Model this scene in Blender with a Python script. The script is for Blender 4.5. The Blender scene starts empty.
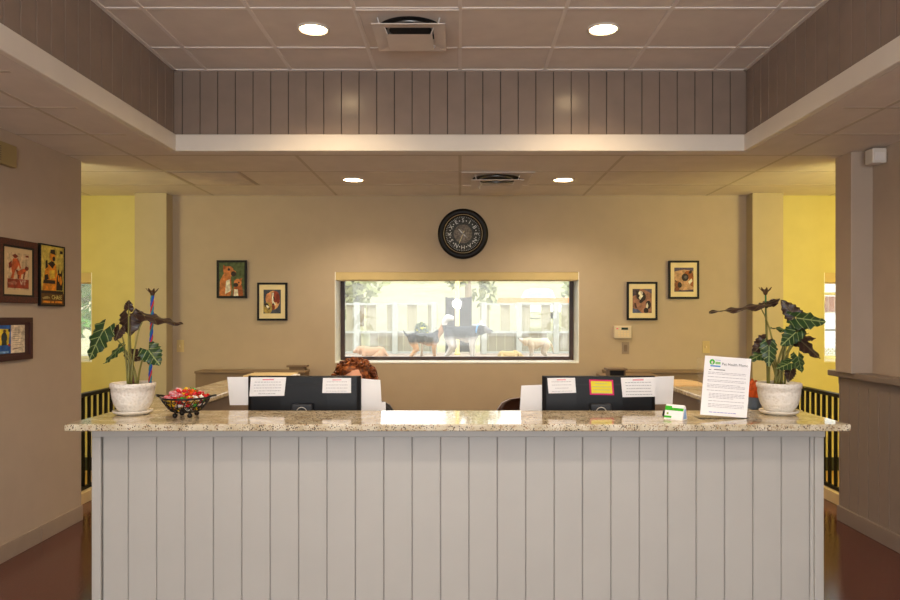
import bpy, bmesh, math, random
from mathutils import Vector, Matrix, Euler
random.seed(7)
PI = math.pi
C = bpy.context.scene.collection
F = 720.0; CX = 460.0; CY = 316.0; EYE = 1.57

def P(px, py, d):
    """a point of the place at depth d (metres in front of the viewpoint) from where it appears"""
    return Vector(((px - CX) * d / F, d, EYE - (py - CY) * d / F))

# ---------------------------------------------------------------- materials
def lin(c):
    def f(u):
        u /= 255.0
        return u / 12.92 if u <= 0.04045 else ((u + 0.055) / 1.055) ** 2.4
    return (f(c[0]), f(c[1]), f(c[2]), 1.0)

class N:
    def __init__(s, name):
        s.m = bpy.data.materials.new(name); s.m.use_nodes = True
        s.t = s.m.node_tree; s.b = s.t.nodes['Principled BSDF']; s.out = s.t.nodes['Material Output']
    def n(s, typ, **kw):
        x = s.t.nodes.new(typ)
        for k, v in kw.items():
            if k in x.inputs.keys() if isinstance(k, str) else False: x.inputs[k].default_value = v
            else: setattr(x, k, v)
        return x
    def l(s, a, b): s.t.links.new(a, b)
    def coord(s, which='Object'):
        return s.n('ShaderNodeTexCoord').outputs[which]
    def noise(s, scale, detail=3.0, co=None):
        x = s.n('ShaderNodeTexNoise'); x.inputs['Scale'].default_value = scale; x.inputs['Detail'].default_value = detail
        s.l(co or s.coord(), x.inputs['Vector']); return x.outputs['Fac']
    def ramp(s, fac, stops, interp='LINEAR'):
        x = s.n('ShaderNodeValToRGB'); cr = x.color_ramp; cr.interpolation = interp
        while len(cr.elements) < len(stops): cr.elements.new(0.5)
        for e, (p, c) in zip(cr.elements, stops): e.position = p; e.color = c if len(c) == 4 else lin(c)
        s.l(fac, x.inputs['Fac']); return x.outputs['Color']
    def bump(s, h, strength, dist=0.01):
        x = s.n('ShaderNodeBump'); x.inputs['Strength'].default_value = strength; x.inputs['Distance'].default_value = dist
        s.l(h, x.inputs['Height']); s.l(x.outputs['Normal'], s.b.inputs['Normal'])
    def math(s, op, a, b=None, c=None):
        x = s.n('ShaderNodeMath'); x.operation = op
        for i, v in enumerate((a, b, c)):
            if v is None: continue
            if isinstance(v, (int, float)): x.inputs[i].default_value = v
            else: s.l(v, x.inputs[i])
        return x.outputs[0]
    def mix(s, fac, a, b):
        x = s.n('ShaderNodeMix'); x.data_type = 'RGBA'
        for i, v in ((0, fac), (6, a), (7, b)):
            if isinstance(v, (int, float)): x.inputs[i].default_value = v
            elif isinstance(v, tuple): x.inputs[i].default_value = v
            else: s.l(v, x.inputs[i])
        return x.outputs[2]

MC = {}
def flat(c, rough=0.6, metal=0.0, spec=0.5, var=0.06, bump=0.0, bscale=60, vscale=6, emit=0.0):
    key = (tuple(c), rough, metal, spec, var, bump, bscale, vscale, emit)
    if key in MC: return MC[key]
    k = N('m_%d_%d_%d' % tuple(c)); b = k.b
    lc = lin(c)
    if var:
        lo = tuple(max(0, v * (1 - var * 2)) for v in lc[:3]) + (1,); hi = tuple(min(1, v * (1 + var * 2)) for v in lc[:3]) + (1,)
        k.l(k.ramp(k.noise(vscale), [(0.3, lo), (0.7, hi)]), b.inputs['Base Color'])
    else: b.inputs['Base Color'].default_value = lc
    b.inputs['Roughness'].default_value = rough; b.inputs['Metallic'].default_value = metal
    b.inputs['Specular IOR Level'].default_value = spec
    if bump: k.bump(k.noise(bscale, 4), bump, 0.004)
    if emit:
        b.inputs['Emission Color'].default_value = lc; b.inputs['Emission Strength'].default_value = emit
    MC[key] = k.m
    return k.m

def granite():
    k = N('granite'); co = k.coord()
    base = k.ramp(k.noise(11, 4, co), [(0.3, (186, 170, 136)), (0.52, (212, 202, 174)), (0.72, (232, 226, 208))])
    base = k.mix(k.ramp(k.noise(60, 3, co), [(0.55, (0, 0, 0)), (0.66, (200, 200, 200))]), base, lin((176, 148, 104)))
    v = k.n('ShaderNodeTexVoronoi'); v.inputs['Scale'].default_value = 135; k.l(co, v.inputs['Vector'])
    m = k.math('MULTIPLY', k.math('LESS_THAN', v.outputs['Distance'], 0.38), k.math('GREATER_THAN', k.noise(48, 2, co), 0.52))
    base = k.mix(m, base, lin((52, 38, 34)))
    v2 = k.n('ShaderNodeTexVoronoi'); v2.inputs['Scale'].default_value = 150; k.l(co, v2.inputs['Vector'])
    m2 = k.math('MULTIPLY', k.math('LESS_THAN', v2.outputs['Distance'], 0.34), k.math('GREATER_THAN', k.noise(45, 2, co), 0.5))
    base = k.mix(m2, base, lin((150, 112, 76)))
    k.l(base, k.b.inputs['Base Color'])
    k.b.inputs['Roughness'].default_value = 0.05; k.b.inputs['IOR'].default_value = 1.6
    return k.m

def floor_mat():
    k = N('floor_red_brown'); co = k.coord()
    n = k.noise(150, 2, co)
    c = k.ramp(n, [(0.3, (62, 29, 25)), (0.5, (90, 44, 37)), (0.66, (114, 62, 54)), (0.75, (168, 128, 118))])
    k.l(c, k.b.inputs['Base Color']); k.b.inputs['Roughness'].default_value = 0.10
    k.b.inputs['Specular IOR Level'].default_value = 0.9
    k.bump(k.noise(60, 4, co), 0.2, 0.004)
    return k.m

def dog_mat(name, top, low, zc, head=None, xc=None, soft=0.03, tip=None, tz=9):
    k = N(name); s = k.n('ShaderNodeSeparateXYZ'); k.l(k.coord(), s.inputs[0])
    z = k.math('ADD', s.outputs['Z'], k.math('MULTIPLY', k.math('SUBTRACT', k.noise(18), 0.5), 0.07))
    f = k.n('ShaderNodeMapRange'); f.inputs['From Min'].default_value = zc - soft; f.inputs['From Max'].default_value = zc + soft
    k.l(z, f.inputs['Value'])
    c = k.mix(f.outputs['Result'], lin(low), lin(top))
    if head:
        c = k.mix(k.math('GREATER_THAN', k.math('ADD', s.outputs['X'], k.math('MULTIPLY', k.math('SUBTRACT', k.noise(14), 0.5), 0.08)), xc), c, lin(head))
    if tip: c = k.mix(k.math('GREATER_THAN', s.outputs['Z'], tz), c, lin(tip))
    k.l(c, k.b.inputs['Base Color']); k.b.inputs['Roughness'].default_value = 0.85
    k.bump(k.noise(90), 0.5, 0.01)
    return k.m

def leaf_mat(name, base, edge, vein):
    k = N(name); s = k.n('ShaderNodeSeparateXYZ'); k.l(k.coord('UV'), s.inputs[0])
    t = s.outputs['X']; v = k.math('ABSOLUTE', k.math('SUBTRACT', s.outputs['Y'], 0.5))
    mid = k.math('LESS_THAN', v, 0.02)
    ph = k.math('FRACT', k.math('MULTIPLY', k.math('SUBTRACT', t, k.math('MULTIPLY', v, 0.55)), 5.0))
    lat = k.math('LESS_THAN', ph, 0.09)
    m = k.math('MAXIMUM', mid, lat)
    c = k.mix(k.math('GREATER_THAN', v, 0.46), lin(base), lin(edge))
    c = k.mix(k.math('MULTIPLY', k.noise(40), 0.6), c, lin(edge))
    c = k.mix(k.math('MULTIPLY', m, 0.7), c, lin(vein))
    k.l(c, k.b.inputs['Base Color']); k.b.inputs['Roughness'].default_value = 0.32
    return k.m

def glass_mat(name, haze=0.12):
    k = N(name); t = k.t; t.nodes.remove(k.b)
    tr = t.nodes.new('ShaderNodeBsdfTransparent'); gl = t.nodes.new('ShaderNodeBsdfGlossy'); gl.inputs['Roughness'].default_value = 0.02
    ta = t.nodes.new('ShaderNodeBsdfTranslucent'); ta.inputs['Color'].default_value = (0.95, 0.93, 0.8, 1)
    m1 = t.nodes.new('ShaderNodeMixShader'); m1.inputs[0].default_value = haze  # translucent share puts the washed-out haze of the view into the pane
    k.l(tr.outputs[0], m1.inputs[1]); k.l(ta.outputs[0], m1.inputs[2])
    fr = t.nodes.new('ShaderNodeFresnel'); fr.inputs['IOR'].default_value = 1.45
    m2 = t.nodes.new('ShaderNodeMixShader'); k.l(fr.outputs[0], m2.inputs[0]); k.l(m1.outputs[0], m2.inputs[1]); k.l(gl.outputs[0], m2.inputs[2])
    k.l(m2.outputs[0], k.out.inputs['Surface']); return k.m

def wood_mat(name, a, b, scale=30, rough=0.35):
    k = N(name); mp = k.n('ShaderNodeMapping'); mp.inputs['Scale'].default_value = (3, 3, 0.5); k.l(k.coord(), mp.inputs[0])
    k.l(k.ramp(k.noise(scale, 4, mp.outputs[0]), [(0.3, a), (0.7, b)]), k.b.inputs['Base Color']); k.b.inputs['Roughness'].default_value = rough
    return k.m

def pot_mat():
    k = N('white_embossed_ceramic'); co = k.coord()
    v = k.n('ShaderNodeTexVoronoi'); v.inputs['Scale'].default_value = 75; k.l(co, v.inputs['Vector'])
    k.l(k.ramp(v.outputs['Distance'], [(0.0, (220, 212, 198)), (0.5, (240, 235, 226))]), k.b.inputs['Base Color'])
    k.b.inputs['Roughness'].default_value = 0.35
    k.bump(v.outputs['Distance'], 0.5, 0.006); return k.m

def brick_mat():
    k = N('red_brick'); b = k.n('ShaderNodeTexBrick'); b.inputs['Scale'].default_value = 4
    b.inputs['Color1'].default_value = lin((120, 66, 54)); b.inputs['Color2'].default_value = lin((104, 54, 44)); b.inputs['Mortar'].default_value = lin((150, 136, 124))
    k.l(k.coord(), b.inputs['Vector']); k.l(b.outputs['Color'], k.b.inputs['Base Color']); k.b.inputs['Roughness'].default_value = 0.9
    return k.m

def hair_mat():
    k = N('red_curly_hair'); k.l(k.ramp(k.noise(38, 5), [(0.32, (58, 26, 10)), (0.5, (126, 62, 22)), (0.7, (184, 108, 46))]), k.b.inputs['Base Color'])
    k.b.inputs['Roughness'].default_value = 0.45; k.bump(k.noise(70, 4), 0.8, 0.01); return k.m

M = dict(
    lwall=flat((187, 171, 154), 0.75, var=0.015, bump=0.05, bscale=220),
    wall=flat((186, 168, 141), 0.75, var=0.015, bump=0.05, bscale=220),
    wall_yellow_lit=flat((206, 196, 128), 0.75, var=0.015, bump=0.05, bscale=220),  # same wall paint with the yellow corridor light put into its colour
    col=flat((186, 172, 138), 0.75, var=0.015),
    tile=flat((224, 216, 208), 0.9, var=0.02, bump=0.12, bscale=180),
    grid=flat((236, 230, 224), 0.5, var=0.01),
    white=flat((226, 220, 210), 0.45, var=0.01),
    tray=flat((142, 126, 114), 0.24, var=0.03),
    traygap=flat((38, 30, 25), 0.7, var=0.02),
    board=flat((186, 185, 179), 0.38, var=0.012, vscale=3),
    boardgap=flat((150, 146, 142), 0.7, var=0.02),
    wains=flat((144, 131, 122), 0.4, var=0.02),
    wainsgap=flat((240, 224, 206), 0.7, var=0.02),
    wcap=flat((136, 122, 112), 0.35, var=0.03),
    base=flat((172, 156, 140), 0.45, var=0.02),
    dbase=flat((52, 58, 48), 0.5), floor=floor_mat(), granite=granite(),
    black=flat((10, 9, 9), 0.45, spec=0.3, var=0.02), blackm=flat((22, 20, 20), 0.35, metal=0.3), plastic=flat((10, 12, 17), 0.45, spec=0.35, var=0.03),
    plastic2=flat((42, 45, 50), 0.4, var=0.03), dframe=flat((62, 44, 40), 0.4), beige=flat((222, 206, 176), 0.5, var=0.02),
    steel=flat((150, 148, 146), 0.3, metal=0.9), dark=flat((12, 13, 16), 0.6), paper=flat((255, 255, 255), 0.8, var=0),
    ink=flat((178, 178, 184), 0.8, var=0), inkdark=flat((40, 40, 44), 0.8, var=0), pink=flat((236, 120, 140), 0.8, var=0), hot=flat((226, 40, 110), 0.7, var=0),
    yellow=flat((246, 230, 60), 0.7, var=0.02), green=flat((60, 190, 40), 0.6, var=0.02), blue=flat((70, 150, 220), 0.6, var=0.02), lgreen=flat((150, 215, 130), 0.6, var=0.02),
    pot=pot_mat(), ceramic=flat((232, 226, 214), 0.3, var=0.02), soil=flat((66, 72, 36), 0.95, var=0.3, bump=1, bscale=90),
    leafg=leaf_mat('leaf_green', (34, 76, 32), (44, 34, 22), (176, 190, 120)), leafd=leaf_mat('leaf_bronze', (56, 34, 26), (34, 20, 18), (112, 98, 58)),
    stalk=flat((128, 124, 58), 0.4, var=0.12), stalkr=flat((110, 62, 36), 0.5, var=0.1),
    brown=flat((84, 56, 30), 0.5, var=0.15), glass=glass_mat('window_glass', 0.11), gwood=wood_mat('cherry_wood', (44, 14, 8), (96, 36, 18), rough=0.5),
    maroon=flat((58, 16, 16), 0.5, var=0.06), matb=flat((214, 190, 146), 0.85, var=0.02), matc=flat((232, 214, 164), 0.85, var=0.02),
    skin=flat((226, 170, 144), 0.5, var=0.03), hair=hair_mat(), shirt=flat((40, 42, 52), 0.85, var=0.06), jeans=flat((44, 54, 80), 0.9, var=0.08),
    chair=flat((30, 28, 28), 0.6, var=0.05), chairb=flat((74, 44, 30), 0.4, var=0.08), ledge=flat((134, 112, 86), 0.6, var=0.03),
    vinyl=flat((248, 250, 242), 0.5, var=0.01), fvinyl=flat((162, 165, 155), 0.6, var=0.02), fpanel=flat((134, 127, 104), 0.7, var=0.05), link=flat((96, 98, 92), 0.4, metal=0.4), ydirt=flat((160, 138, 116), 0.95, var=0.05),
    hillm=flat((134, 128, 84), 0.95, var=0.12, vscale=0.4), treef=flat((120, 158, 70), 0.8, var=0.25, vscale=2), trunk=flat((150, 130, 106), 0.9, var=0.1), charcoal=flat((50, 47, 52), 0.7, var=0.08),
    ypole=flat((214, 190, 110), 0.5, var=0.02), orange=flat((214, 132, 70), 0.6, var=0.03), brick=brick_mat(), shade=flat((206, 184, 130), 0.8, var=0.02),
    taupe=flat((126, 106, 84), 0.6), cream=flat((236, 214, 168), 0.7, var=0.03), manila=flat((226, 196, 142), 0.8, var=0.03), bluegrey=flat((98, 112, 130), 0.5, var=0.04), orangep=flat((222, 96, 30), 0.7, var=0.15, vscale=30),
)

# ---------------------------------------------------------------- mesh building
class MB:
    def __init__(s): s.v = []; s.f = []; s.m = []; s.s = []; s.u = {}
    def add(s, vs, fs, mat=0, smooth=False, X=None, uv=None):
        o = len(s.v)
        for i, p in enumerate(vs):
            p = Vector(p)
            if X is not None: p = X @ p
            s.v.append(p)
            if uv: s.u[o + i] = uv[i]
        for f in fs: s.f.append([i + o for i in f]); s.m.append(mat); s.s.append(smooth)
        return s
    def box(s, x0, x1, y0, y1, z0, z1, mat=0, X=None):
        return s.add([(x0, y0, z0), (x1, y0, z0), (x1, y1, z0), (x0, y1, z0), (x0, y0, z1), (x1, y0, z1), (x1, y1, z1), (x0, y1, z1)],
                     [(0, 3, 2, 1), (4, 5, 6, 7), (0, 1, 5, 4), (1, 2, 6, 5), (2, 3, 7, 6), (3, 0, 4, 7)], mat, False, X)
    def lathe(s, prof, n=32, mat=0, X=None, smooth=True, cap=True):
        vs = []; fs = []
        for r, z in prof:
            for i in range(n): a = 2 * PI * i / n; vs.append((r * math.cos(a), r * math.sin(a), z))
        for j in range(len(prof) - 1):
            for i in range(n):
                k = (i + 1) % n; fs.append((j * n + i, j * n + k, (j + 1) * n + k, (j + 1) * n + i))
        if cap:
            fs.append(tuple(reversed(range(n)))); fs.append(tuple(range((len(prof) - 1) * n, len(prof) * n)))
        return s.add(vs, fs, mat, smooth, X)
    def tube(s, pts, rad, n=8, mat=0, X=None, cap=True, closed=False):
        pts = [Vector(p) for p in pts]; m = len(pts)
        if isinstance(rad, (int, float)): rad = [rad] * m
        vs = []; fs = []; up = None
        for j, p in enumerate(pts):
            if closed: d = pts[(j + 1) % m] - pts[j - 1]
            else: d = pts[min(j + 1, m - 1)] - pts[max(j - 1, 0)]
            if d.length < 1e-9: d = Vector((0, 0, 1))
            d.normalize()
            if up is None: up = Vector((0, 0, 1)) if abs(d.z) < 0.9 else Vector((1, 0, 0))
            a = up - d * up.dot(d)
            if a.length < 1e-6: a = d.orthogonal()
            a.normalize(); b = d.cross(a); up = a
            for i in range(n):
                t = 2 * PI * i / n; vs.append(p + (a * math.cos(t) + b * math.sin(t)) * rad[j])
        for j in range(m if closed else m - 1):
            k2 = (j + 1) % m
            for i in range(n):
                k = (i + 1) % n; fs.append((j * n + i, j * n + k, k2 * n + k, k2 * n + i))
        if cap and not closed: fs.append(tuple(reversed(range(n)))); fs.append(tuple(range((m - 1) * n, m * n)))
        return s.add(vs, fs, mat, True, X)
    def ball(s, c, r, mat=0, nu=14, nv=8, X=None):
        if isinstance(r, (int, float)): r = (r, r, r)
        vs = [(c[0], c[1], c[2] - r[2])]; fs = []
        for j in range(1, nv):
            ph = -PI / 2 + PI * j / nv
            for i in range(nu):
                t = 2 * PI * i / nu; vs.append((c[0] + r[0] * math.cos(ph) * math.cos(t), c[1] + r[1] * math.cos(ph) * math.sin(t), c[2] + r[2] * math.sin(ph)))
        vs.append((c[0], c[1], c[2] + r[2])); last = len(vs) - 1
        for i in range(nu):
            k = (i + 1) % nu; fs.append((0, 1 + k, 1 + i)); fs.append((last, last - nu + i, last - nu + k))
        for j in range(nv - 2):
            for i in range(nu):
                k = (i + 1) % nu; a = 1 + j * nu; fs.append((a + i, a + k, a + nu + k, a + nu + i))
        return s.add(vs, fs, mat, True, X)
    def prism(s, poly, y0, y1, mat=0, X=None):
        """polygon in x,z extruded along y"""
        n = len(poly); vs = [(x, y0, z) for x, z in poly] + [(x, y1, z) for x, z in poly]
        fs = [tuple(range(n)), tuple(reversed(range(n, 2 * n)))]
        for i in range(n): k = (i + 1) % n; fs.append((i, i + n, k + n, k))
        return s.add(vs, fs, mat, False, X)
    def text(s, txt, size, X, mat=0, align='CENTER'):
        cu = bpy.data.curves.new('t', 'FONT'); cu.body = txt; cu.size = size; cu.align_x = align; cu.align_y = 'CENTER'; cu.resolution_u = 2
        o = bpy.data.objects.new('t', cu); C.objects.link(o)
        me = o.to_mesh()
        vs = [v.co.copy() for v in me.vertices]; fs = [tuple(p.vertices) for p in me.polygons]
        o.to_mesh_clear(); bpy.data.objects.remove(o); bpy.data.curves.remove(cu)
        return s.add(vs, fs, mat, False, X)
    def build(s, name, mats, parent=None, loc=(0, 0, 0), rot=(0, 0, 0), bevel=0.0, fix=True):
        me = bpy.data.meshes.new(name); me.from_pydata([tuple(p) for p in s.v], [], s.f)
        if not isinstance(mats, (list, tuple)): mats = [mats]
        for m in mats: me.materials.append(m)
        me.polygons.foreach_set('material_index', s.m); me.polygons.foreach_set('use_smooth', s.s)
        if s.u:
            ul = me.uv_layers.new(name='UVMap')
            for lp in me.loops: ul.data[lp.index].uv = s.u.get(lp.vertex_index, (0, 0))
        if fix:
            bm = bmesh.new(); bm.from_mesh(me); bmesh.ops.recalc_face_normals(bm, faces=bm.faces); bm.to_mesh(me); bm.free()
        me.update()
        o = bpy.data.objects.new(name, me); C.objects.link(o); o.location = loc; o.rotation_euler = rot
        if parent: o.parent = parent
        if bevel:
            b = o.modifiers.new('b', 'BEVEL'); b.width = bevel; b.segments = 2; b.limit_method = 'ANGLE'; b.angle_limit = 0.7
        return o

def thing(name, label, cat, loc=(0, 0, 0), rot=(0, 0, 0), group=None):
    o = bpy.data.objects.new(name, None); C.objects.link(o); o.location = loc; o.rotation_euler = rot; o.empty_display_size = 0.1
    return tag(o, label, cat, group)
def tag(o, label, cat, group=None):
    o['label'] = label; o['category'] = cat
    if group: o['group'] = group
    return o
def struct(o): o['kind'] = 'structure'; return o
def bx(*a, mat=0): return MB().box(*a, mat=mat)
def dup(root, loc=None, rot=None, label=None, group=None):
    r = root.copy(); C.objects.link(r)
    if loc is not None: r.location = loc
    if rot is not None: r.rotation_euler = rot
    if label: r['label'] = label
    if group: r['group'] = group
    for ch in list(root.children):
        c = ch.copy(); C.objects.link(c); c.parent = r
        for g in list(ch.children):
            d = g.copy(); C.objects.link(d); d.parent = c
    return r

# ================================================================ SETTING
CEIL = 2.765; TRAY = 3.345; YB = 7.14; YW = 7.50; YF = -4.0; XL = -2.92; XR = 2.92
T0, T1, TX = -3.0, 5.2, 2.066
struct(bx(-5.2, 5.2, YF, YW, -0.1, 0).build('floor', M['floor']))
struct(bx(-5.2, -3.262, 4.95, YB, 0, 0.04).build('floor_reflection_left', flat((196, 160, 84), 0.3, var=0.05))); struct(bx(3.252, 5.2, 4.95, YB, 0, 0.04).build('floor_reflection_right', flat((196, 160, 84), 0.3, var=0.05)))  # golden colour paints in the yellow wall's reflection on the floor
# soffit with the raised tray cut out of it
s = MB()
s.box(-5.3, -TX, YF, YW, CEIL, CEIL + 0.06); s.box(TX, 5.3, YF, YW, CEIL, CEIL + 0.06)
s.box(-TX, TX, T1, YW, CEIL, CEIL + 0.06); s.box(-TX, TX, YF, T0, CEIL, CEIL + 0.06)
struct(s.build('ceiling', M['tile']))
struct(bx(-TX - 0.15, TX + 0.15, T0 - 0.15, T1 + 0.15, TRAY, TRAY + 0.06).build('ceiling_tray', M['tile']))
# T-bar grids
g = MB()
for i in range(-3, 4): g.box(i * 0.61 - 0.012, i * 0.61 + 0.012, T0, T1, TRAY - 0.006, TRAY + 0.001)
for j in range(13):
    y = 4.76 - j * 0.61
    if y > T0: g.box(-TX, TX, y - 0.012, y + 0.012, TRAY - 0.0055, TRAY + 0.001)
g.box(-TX, TX, T1 - 0.025, T1, TRAY - 0.007, TRAY + 0.001); g.box(-TX, -TX + 0.025, T0, T1, TRAY - 0.007, TRAY + 0.001); g.box(TX - 0.025, TX, T0, T1, TRAY - 0.007, TRAY + 0.001)
struct(g.build('ceiling_tray_grid', M['grid']))
g = MB()
for i in (-4, -3, -2, -1, 0, 1, 2, 3, 4):
    x = i * 1.22
    if abs(x) < TX: g.box(x - 0.012, x + 0.012, T1 + 0.12, YB, CEIL - 0.0015, CEIL + 0.001)
    else: g.box(x - 0.012, x + 0.012, YF, YB, CEIL - 0.0015, CEIL + 0.001)
for y in (5.35, 5.95, 6.56): g.box(-5.2, 5.2, y - 0.012, y + 0.012, CEIL - 0.0018, CEIL + 0.001)
for j in range(15):
    y = 4.74 - j * 0.61
    for q in (-1, 1): g.box(min(q * 2.2, q * 5.2), max(q * 2.2, q * 5.2), y - 0.012, y + 0.012, CEIL - 0.0018, CEIL + 0.001)
struct(g.build('ceiling_grid', flat((196, 186, 172), 0.7, var=0.02)))

def boards(L, H, pitch, th=0.014, gap=0.005, start=0.0):
    """vertical board cladding in local x (0..L), face at y=0 looking to -y"""
    b = MB(); b.box(0, L, th * 0.45, th + 0.02, 0, H, 1)
    x = start - pitch if start > 0 else 0.0
    while x < L - 1e-4:
        a = max(0, x + gap / 2); e = min(L, x + pitch - gap / 2)
        if e - a > 0.01:
            c = 0.002
            b.add([(a, th, 0), (a, c, 0), (a + c, 0, 0), (e - c, 0, 0), (e, c, 0), (e, th, 0), (a, th, H), (a, c, H), (a + c, 0, H), (e - c, 0, H), (e, c, H), (e, th, H)],
                  [(0, 1, 7, 6), (1, 2, 8, 7), (2, 3, 9, 8), (3, 4, 10, 9), (4, 5, 11, 10), (6, 7, 8, 9, 10, 11), (5, 4, 3, 2, 1, 0)], 0)
        x += pitch
    return b
BH = 2.877
struct(boards(2 * TX, TRAY - BH, 0.1277, start=0.06).build('wall_tray_back', [M['tray'], M['traygap']], loc=(-TX, T1, BH)))
struct(boards(T1 - T0, TRAY - BH, 0.1277, gap=0.007).build('wall_tray_left', [M['tray'], M['traygap']], loc=(-TX, T0, BH), rot=(0, 0, PI / 2)))
struct(boards(T1 - T0, TRAY - BH, 0.1277, gap=0.007).build('wall_tray_right', [M['tray'], M['traygap']], loc=(TX, T1, BH), rot=(0, 0, -PI / 2)))
struct(bx(-TX, TX, T0 - 0.03, T0, BH, TRAY).build('wall_tray_front', M['tray']))
m = MB(); m.box(-TX - 0.12, TX + 0.12, T1 + 0.036, T1 + 0.1, CEIL + 0.05, TRAY + 0.02); m.box(-TX - 0.1, -TX - 0.036, T0, T1 + 0.1, CEIL + 0.05, TRAY + 0.02); m.box(TX + 0.036, TX + 0.1, T0, T1 + 0.1, CEIL + 0.05, TRAY + 0.02); m.box(-TX - 0.04, -TX - 0.001, T1 + 0.001, T1 + 0.04, CEIL + 0.05, TRAY + 0.01); m.box(TX + 0.001, TX + 0.04, T1 + 0.001, T1 + 0.04, CEIL + 0.05, TRAY + 0.01)
struct(m.build('wall_tray_backing', M['tray']))
e = 0.022
for i, (a, b_, c, d) in enumerate([(-TX, TX, T1 - e, T1 + 0.02), (-TX - 0.02, -TX + e, T0, T1), (TX - e, TX + 0.02, T0, T1), (-TX, TX, T0 - 0.02, T0 + e)]):
    struct(bx(a, b_, c, d, CEIL - 0.008, BH).build('trim_%d' % (i + 1), M['white'], bevel=0.006))
for i, (a, b_, c, d) in enumerate([(-TX - 0.1, TX + 0.1, T1 + 0.02, T1 + 0.1), (-TX - 0.1, -TX - 0.02, T0, T1 + 0.02), (TX + 0.02, TX + 0.1, T0, T1 + 0.02)]):
    struct(bx(a, b_, c, d, CEIL - 0.008, CEIL + 0.02).build('trim_%d' % (i + 5), M['tile']))
# walls
struct(bx(XL - 0.14, XL, YF, 5.55, 0, CEIL).build('wall_left', M['lwall']))
bb = MB(); y = YF
while y < 5.55: bb.box(XL, XL + 0.015, y, min(5.55, y + 0.595), 0, 0.115); y += 0.6
struct(bb.build('baseboard_left', M['base'], bevel=0.003))
struct(bx(3.0, 3.18, YF, 5.45, 0, CEIL).build('wall_right', M['lwall']))
struct(bx(2.84, 3.0, 5.23, 5.45, 1.15, CEIL).build('wall_right_pilaster', M['lwall'], bevel=0.004))
w = boards(5.55 - YF, 1.05, 0.127, gap=0.008, start=0.02)
w.box(0, 5.55 - YF, -0.004, 0.05, 1.05, 1.108, 0); w.box(0, 5.55 - YF, 0.034, 0.078, 0, 1.09, 0)
struct(w.build('wall_right_wainscot', [M['wains'], M['wainsgap']], loc=(XR, 5.55, 0), rot=(0, 0, -PI / 2)))
struct(bx(XR - 0.055, 3.2, YF, 5.62, 1.108, 1.153).build('trim_8', M['wcap'], bevel=0.008))
struct(bx(XR - 0.018, XR, YF, 5.55, 0, 0.115).build('baseboard_right', M['wains'], bevel=0.003))
struct(bx(-5.2, 5.2, YF - 0.1, YF, 0, CEIL).build('wall_front', M['wall']))
struct(bx(-5.3, -5.2, YF, YW, 0, CEIL).build('wall_far_left', M['wall_yellow_lit'])); struct(bx(5.2, 5.3, YF, YW, 0, CEIL).build('wall_far_right', M['wall_yellow_lit']))
# back wall with its window openings
W1 = (-1.24, 1.18, 1.114, 2.006); W2 = (-4.55, -3.65, 1.124, 2.0); W3 = (3.61, 4.5, 1.124, 2.0)
def wall_holes(x0, x1, holes, name, mat):
    m = MB(); xs = x0
    for a, b_, z0, z1 in holes:
        m.box(xs, a, YB, YW, 0, CEIL); m.box(a, b_, YB, YW, 0, z0); m.box(a, b_, YB, YW, z1, CEIL); xs = b_
    m.box(xs, x1, YB, YW, 0, CEIL); return struct(m.build(name, mat))
wall_holes(-2.857, 2.86, [W1], 'wall_back', M['wall']); wall_holes(-5.2, -2.857, [W2], 'wall_back_left', M['wall_yellow_lit']); wall_holes(2.86, 5.2, [W3], 'wall_back_right', M['wall_yellow_lit'])
struct(bx(-3.16, -2.85, 6.99, YB + 0.01, 0, CEIL).build('wall_back_pilaster_left', M['col'], bevel=0.004))
struct(bx(2.84, 3.14, 6.99, YB + 0.01, 0, CEIL).build('wall_back_pilaster_right', M['col'], bevel=0.004))
struct(bx(-5.2, -3.16, YB - 0.015, YB, 0, 0.17).build('baseboard_back_left', M['dbase'])); struct(bx(3.14, 5.2, YB - 0.015, YB, 0, 0.17).build('baseboard_back_right', M['dbase']))
struct(bx(-2.85, 2.84, YB - 0.015, YB, 0, 0.12).build('baseboard_back', M['dbase']))
# windows
def window(n, Wd, muntin=None, fr='dframe', side=0.048):
    a, b_, z0, z1 = Wd
    r = bpy.data.objects.new('window_%d' % n, None); C.objects.link(r); struct(r)
    y0, y1 = 7.44, 7.49; m = MB()
    m.box(a + 0.001, a + side, y0, y1, z0 + 0.001, z1); m.box(b_ - side, b_ - 0.001, y0, y1, z0 + 0.001, z1); m.box(a + side, b_ - side, y0, y1, z0 + 0.001, z0 + 0.036); m.box(a + side, b_ - side, y0, y1, z1 - side, z1)
    if muntin: m.box(a + side, b_ - side, y0, y1, muntin - 0.015, muntin + 0.015)
    struct(m.build('window_frame', M[fr], r, bevel=0.004))
    struct(bx(a + side, b_ - side, 7.463, 7.469, z0 + 0.036, z1 - side).build('window_pane', M['glass'], r))
    s_ = MB(); s_.box(a + 0.001, b_ - 0.001, YB - 0.004, y0, z0 - 0.012, z0 + 0.001); s_.box(a, a + 0.006, YB - 0.003, y0, z0, z1); s_.box(b_ - 0.006, b_, YB - 0.003, y0, z0, z1)
    struct(s_.build('window_sill', M['vinyl'], r))
window(1, W1)
window(2, W2, fr='vinyl'); window(3, W3, muntin=1.80, fr='vinyl')
def shade(Wd, label, drop):
    a, b_, z0, z1 = Wd
    r = thing('roller_shade', label, 'blind', ((a + b_) / 2, YB, z1))
    w_ = (b_ - a) / 2
    MB().box(-w_ + 0.001, w_ - 0.001, 0.002, 0.10, -drop, -0.001).build('cassette', M['shade'], r, bevel=0.004)
    MB().box(-w_ + 0.012, w_ - 0.012, 0.05, 0.075, -drop - 0.008, -drop + 0.001).build('hem_bar', M['cream'], r, bevel=0.002)
shade(W1, 'long tan roller shade cassette across the top of the wide middle window', 0.08)
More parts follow.
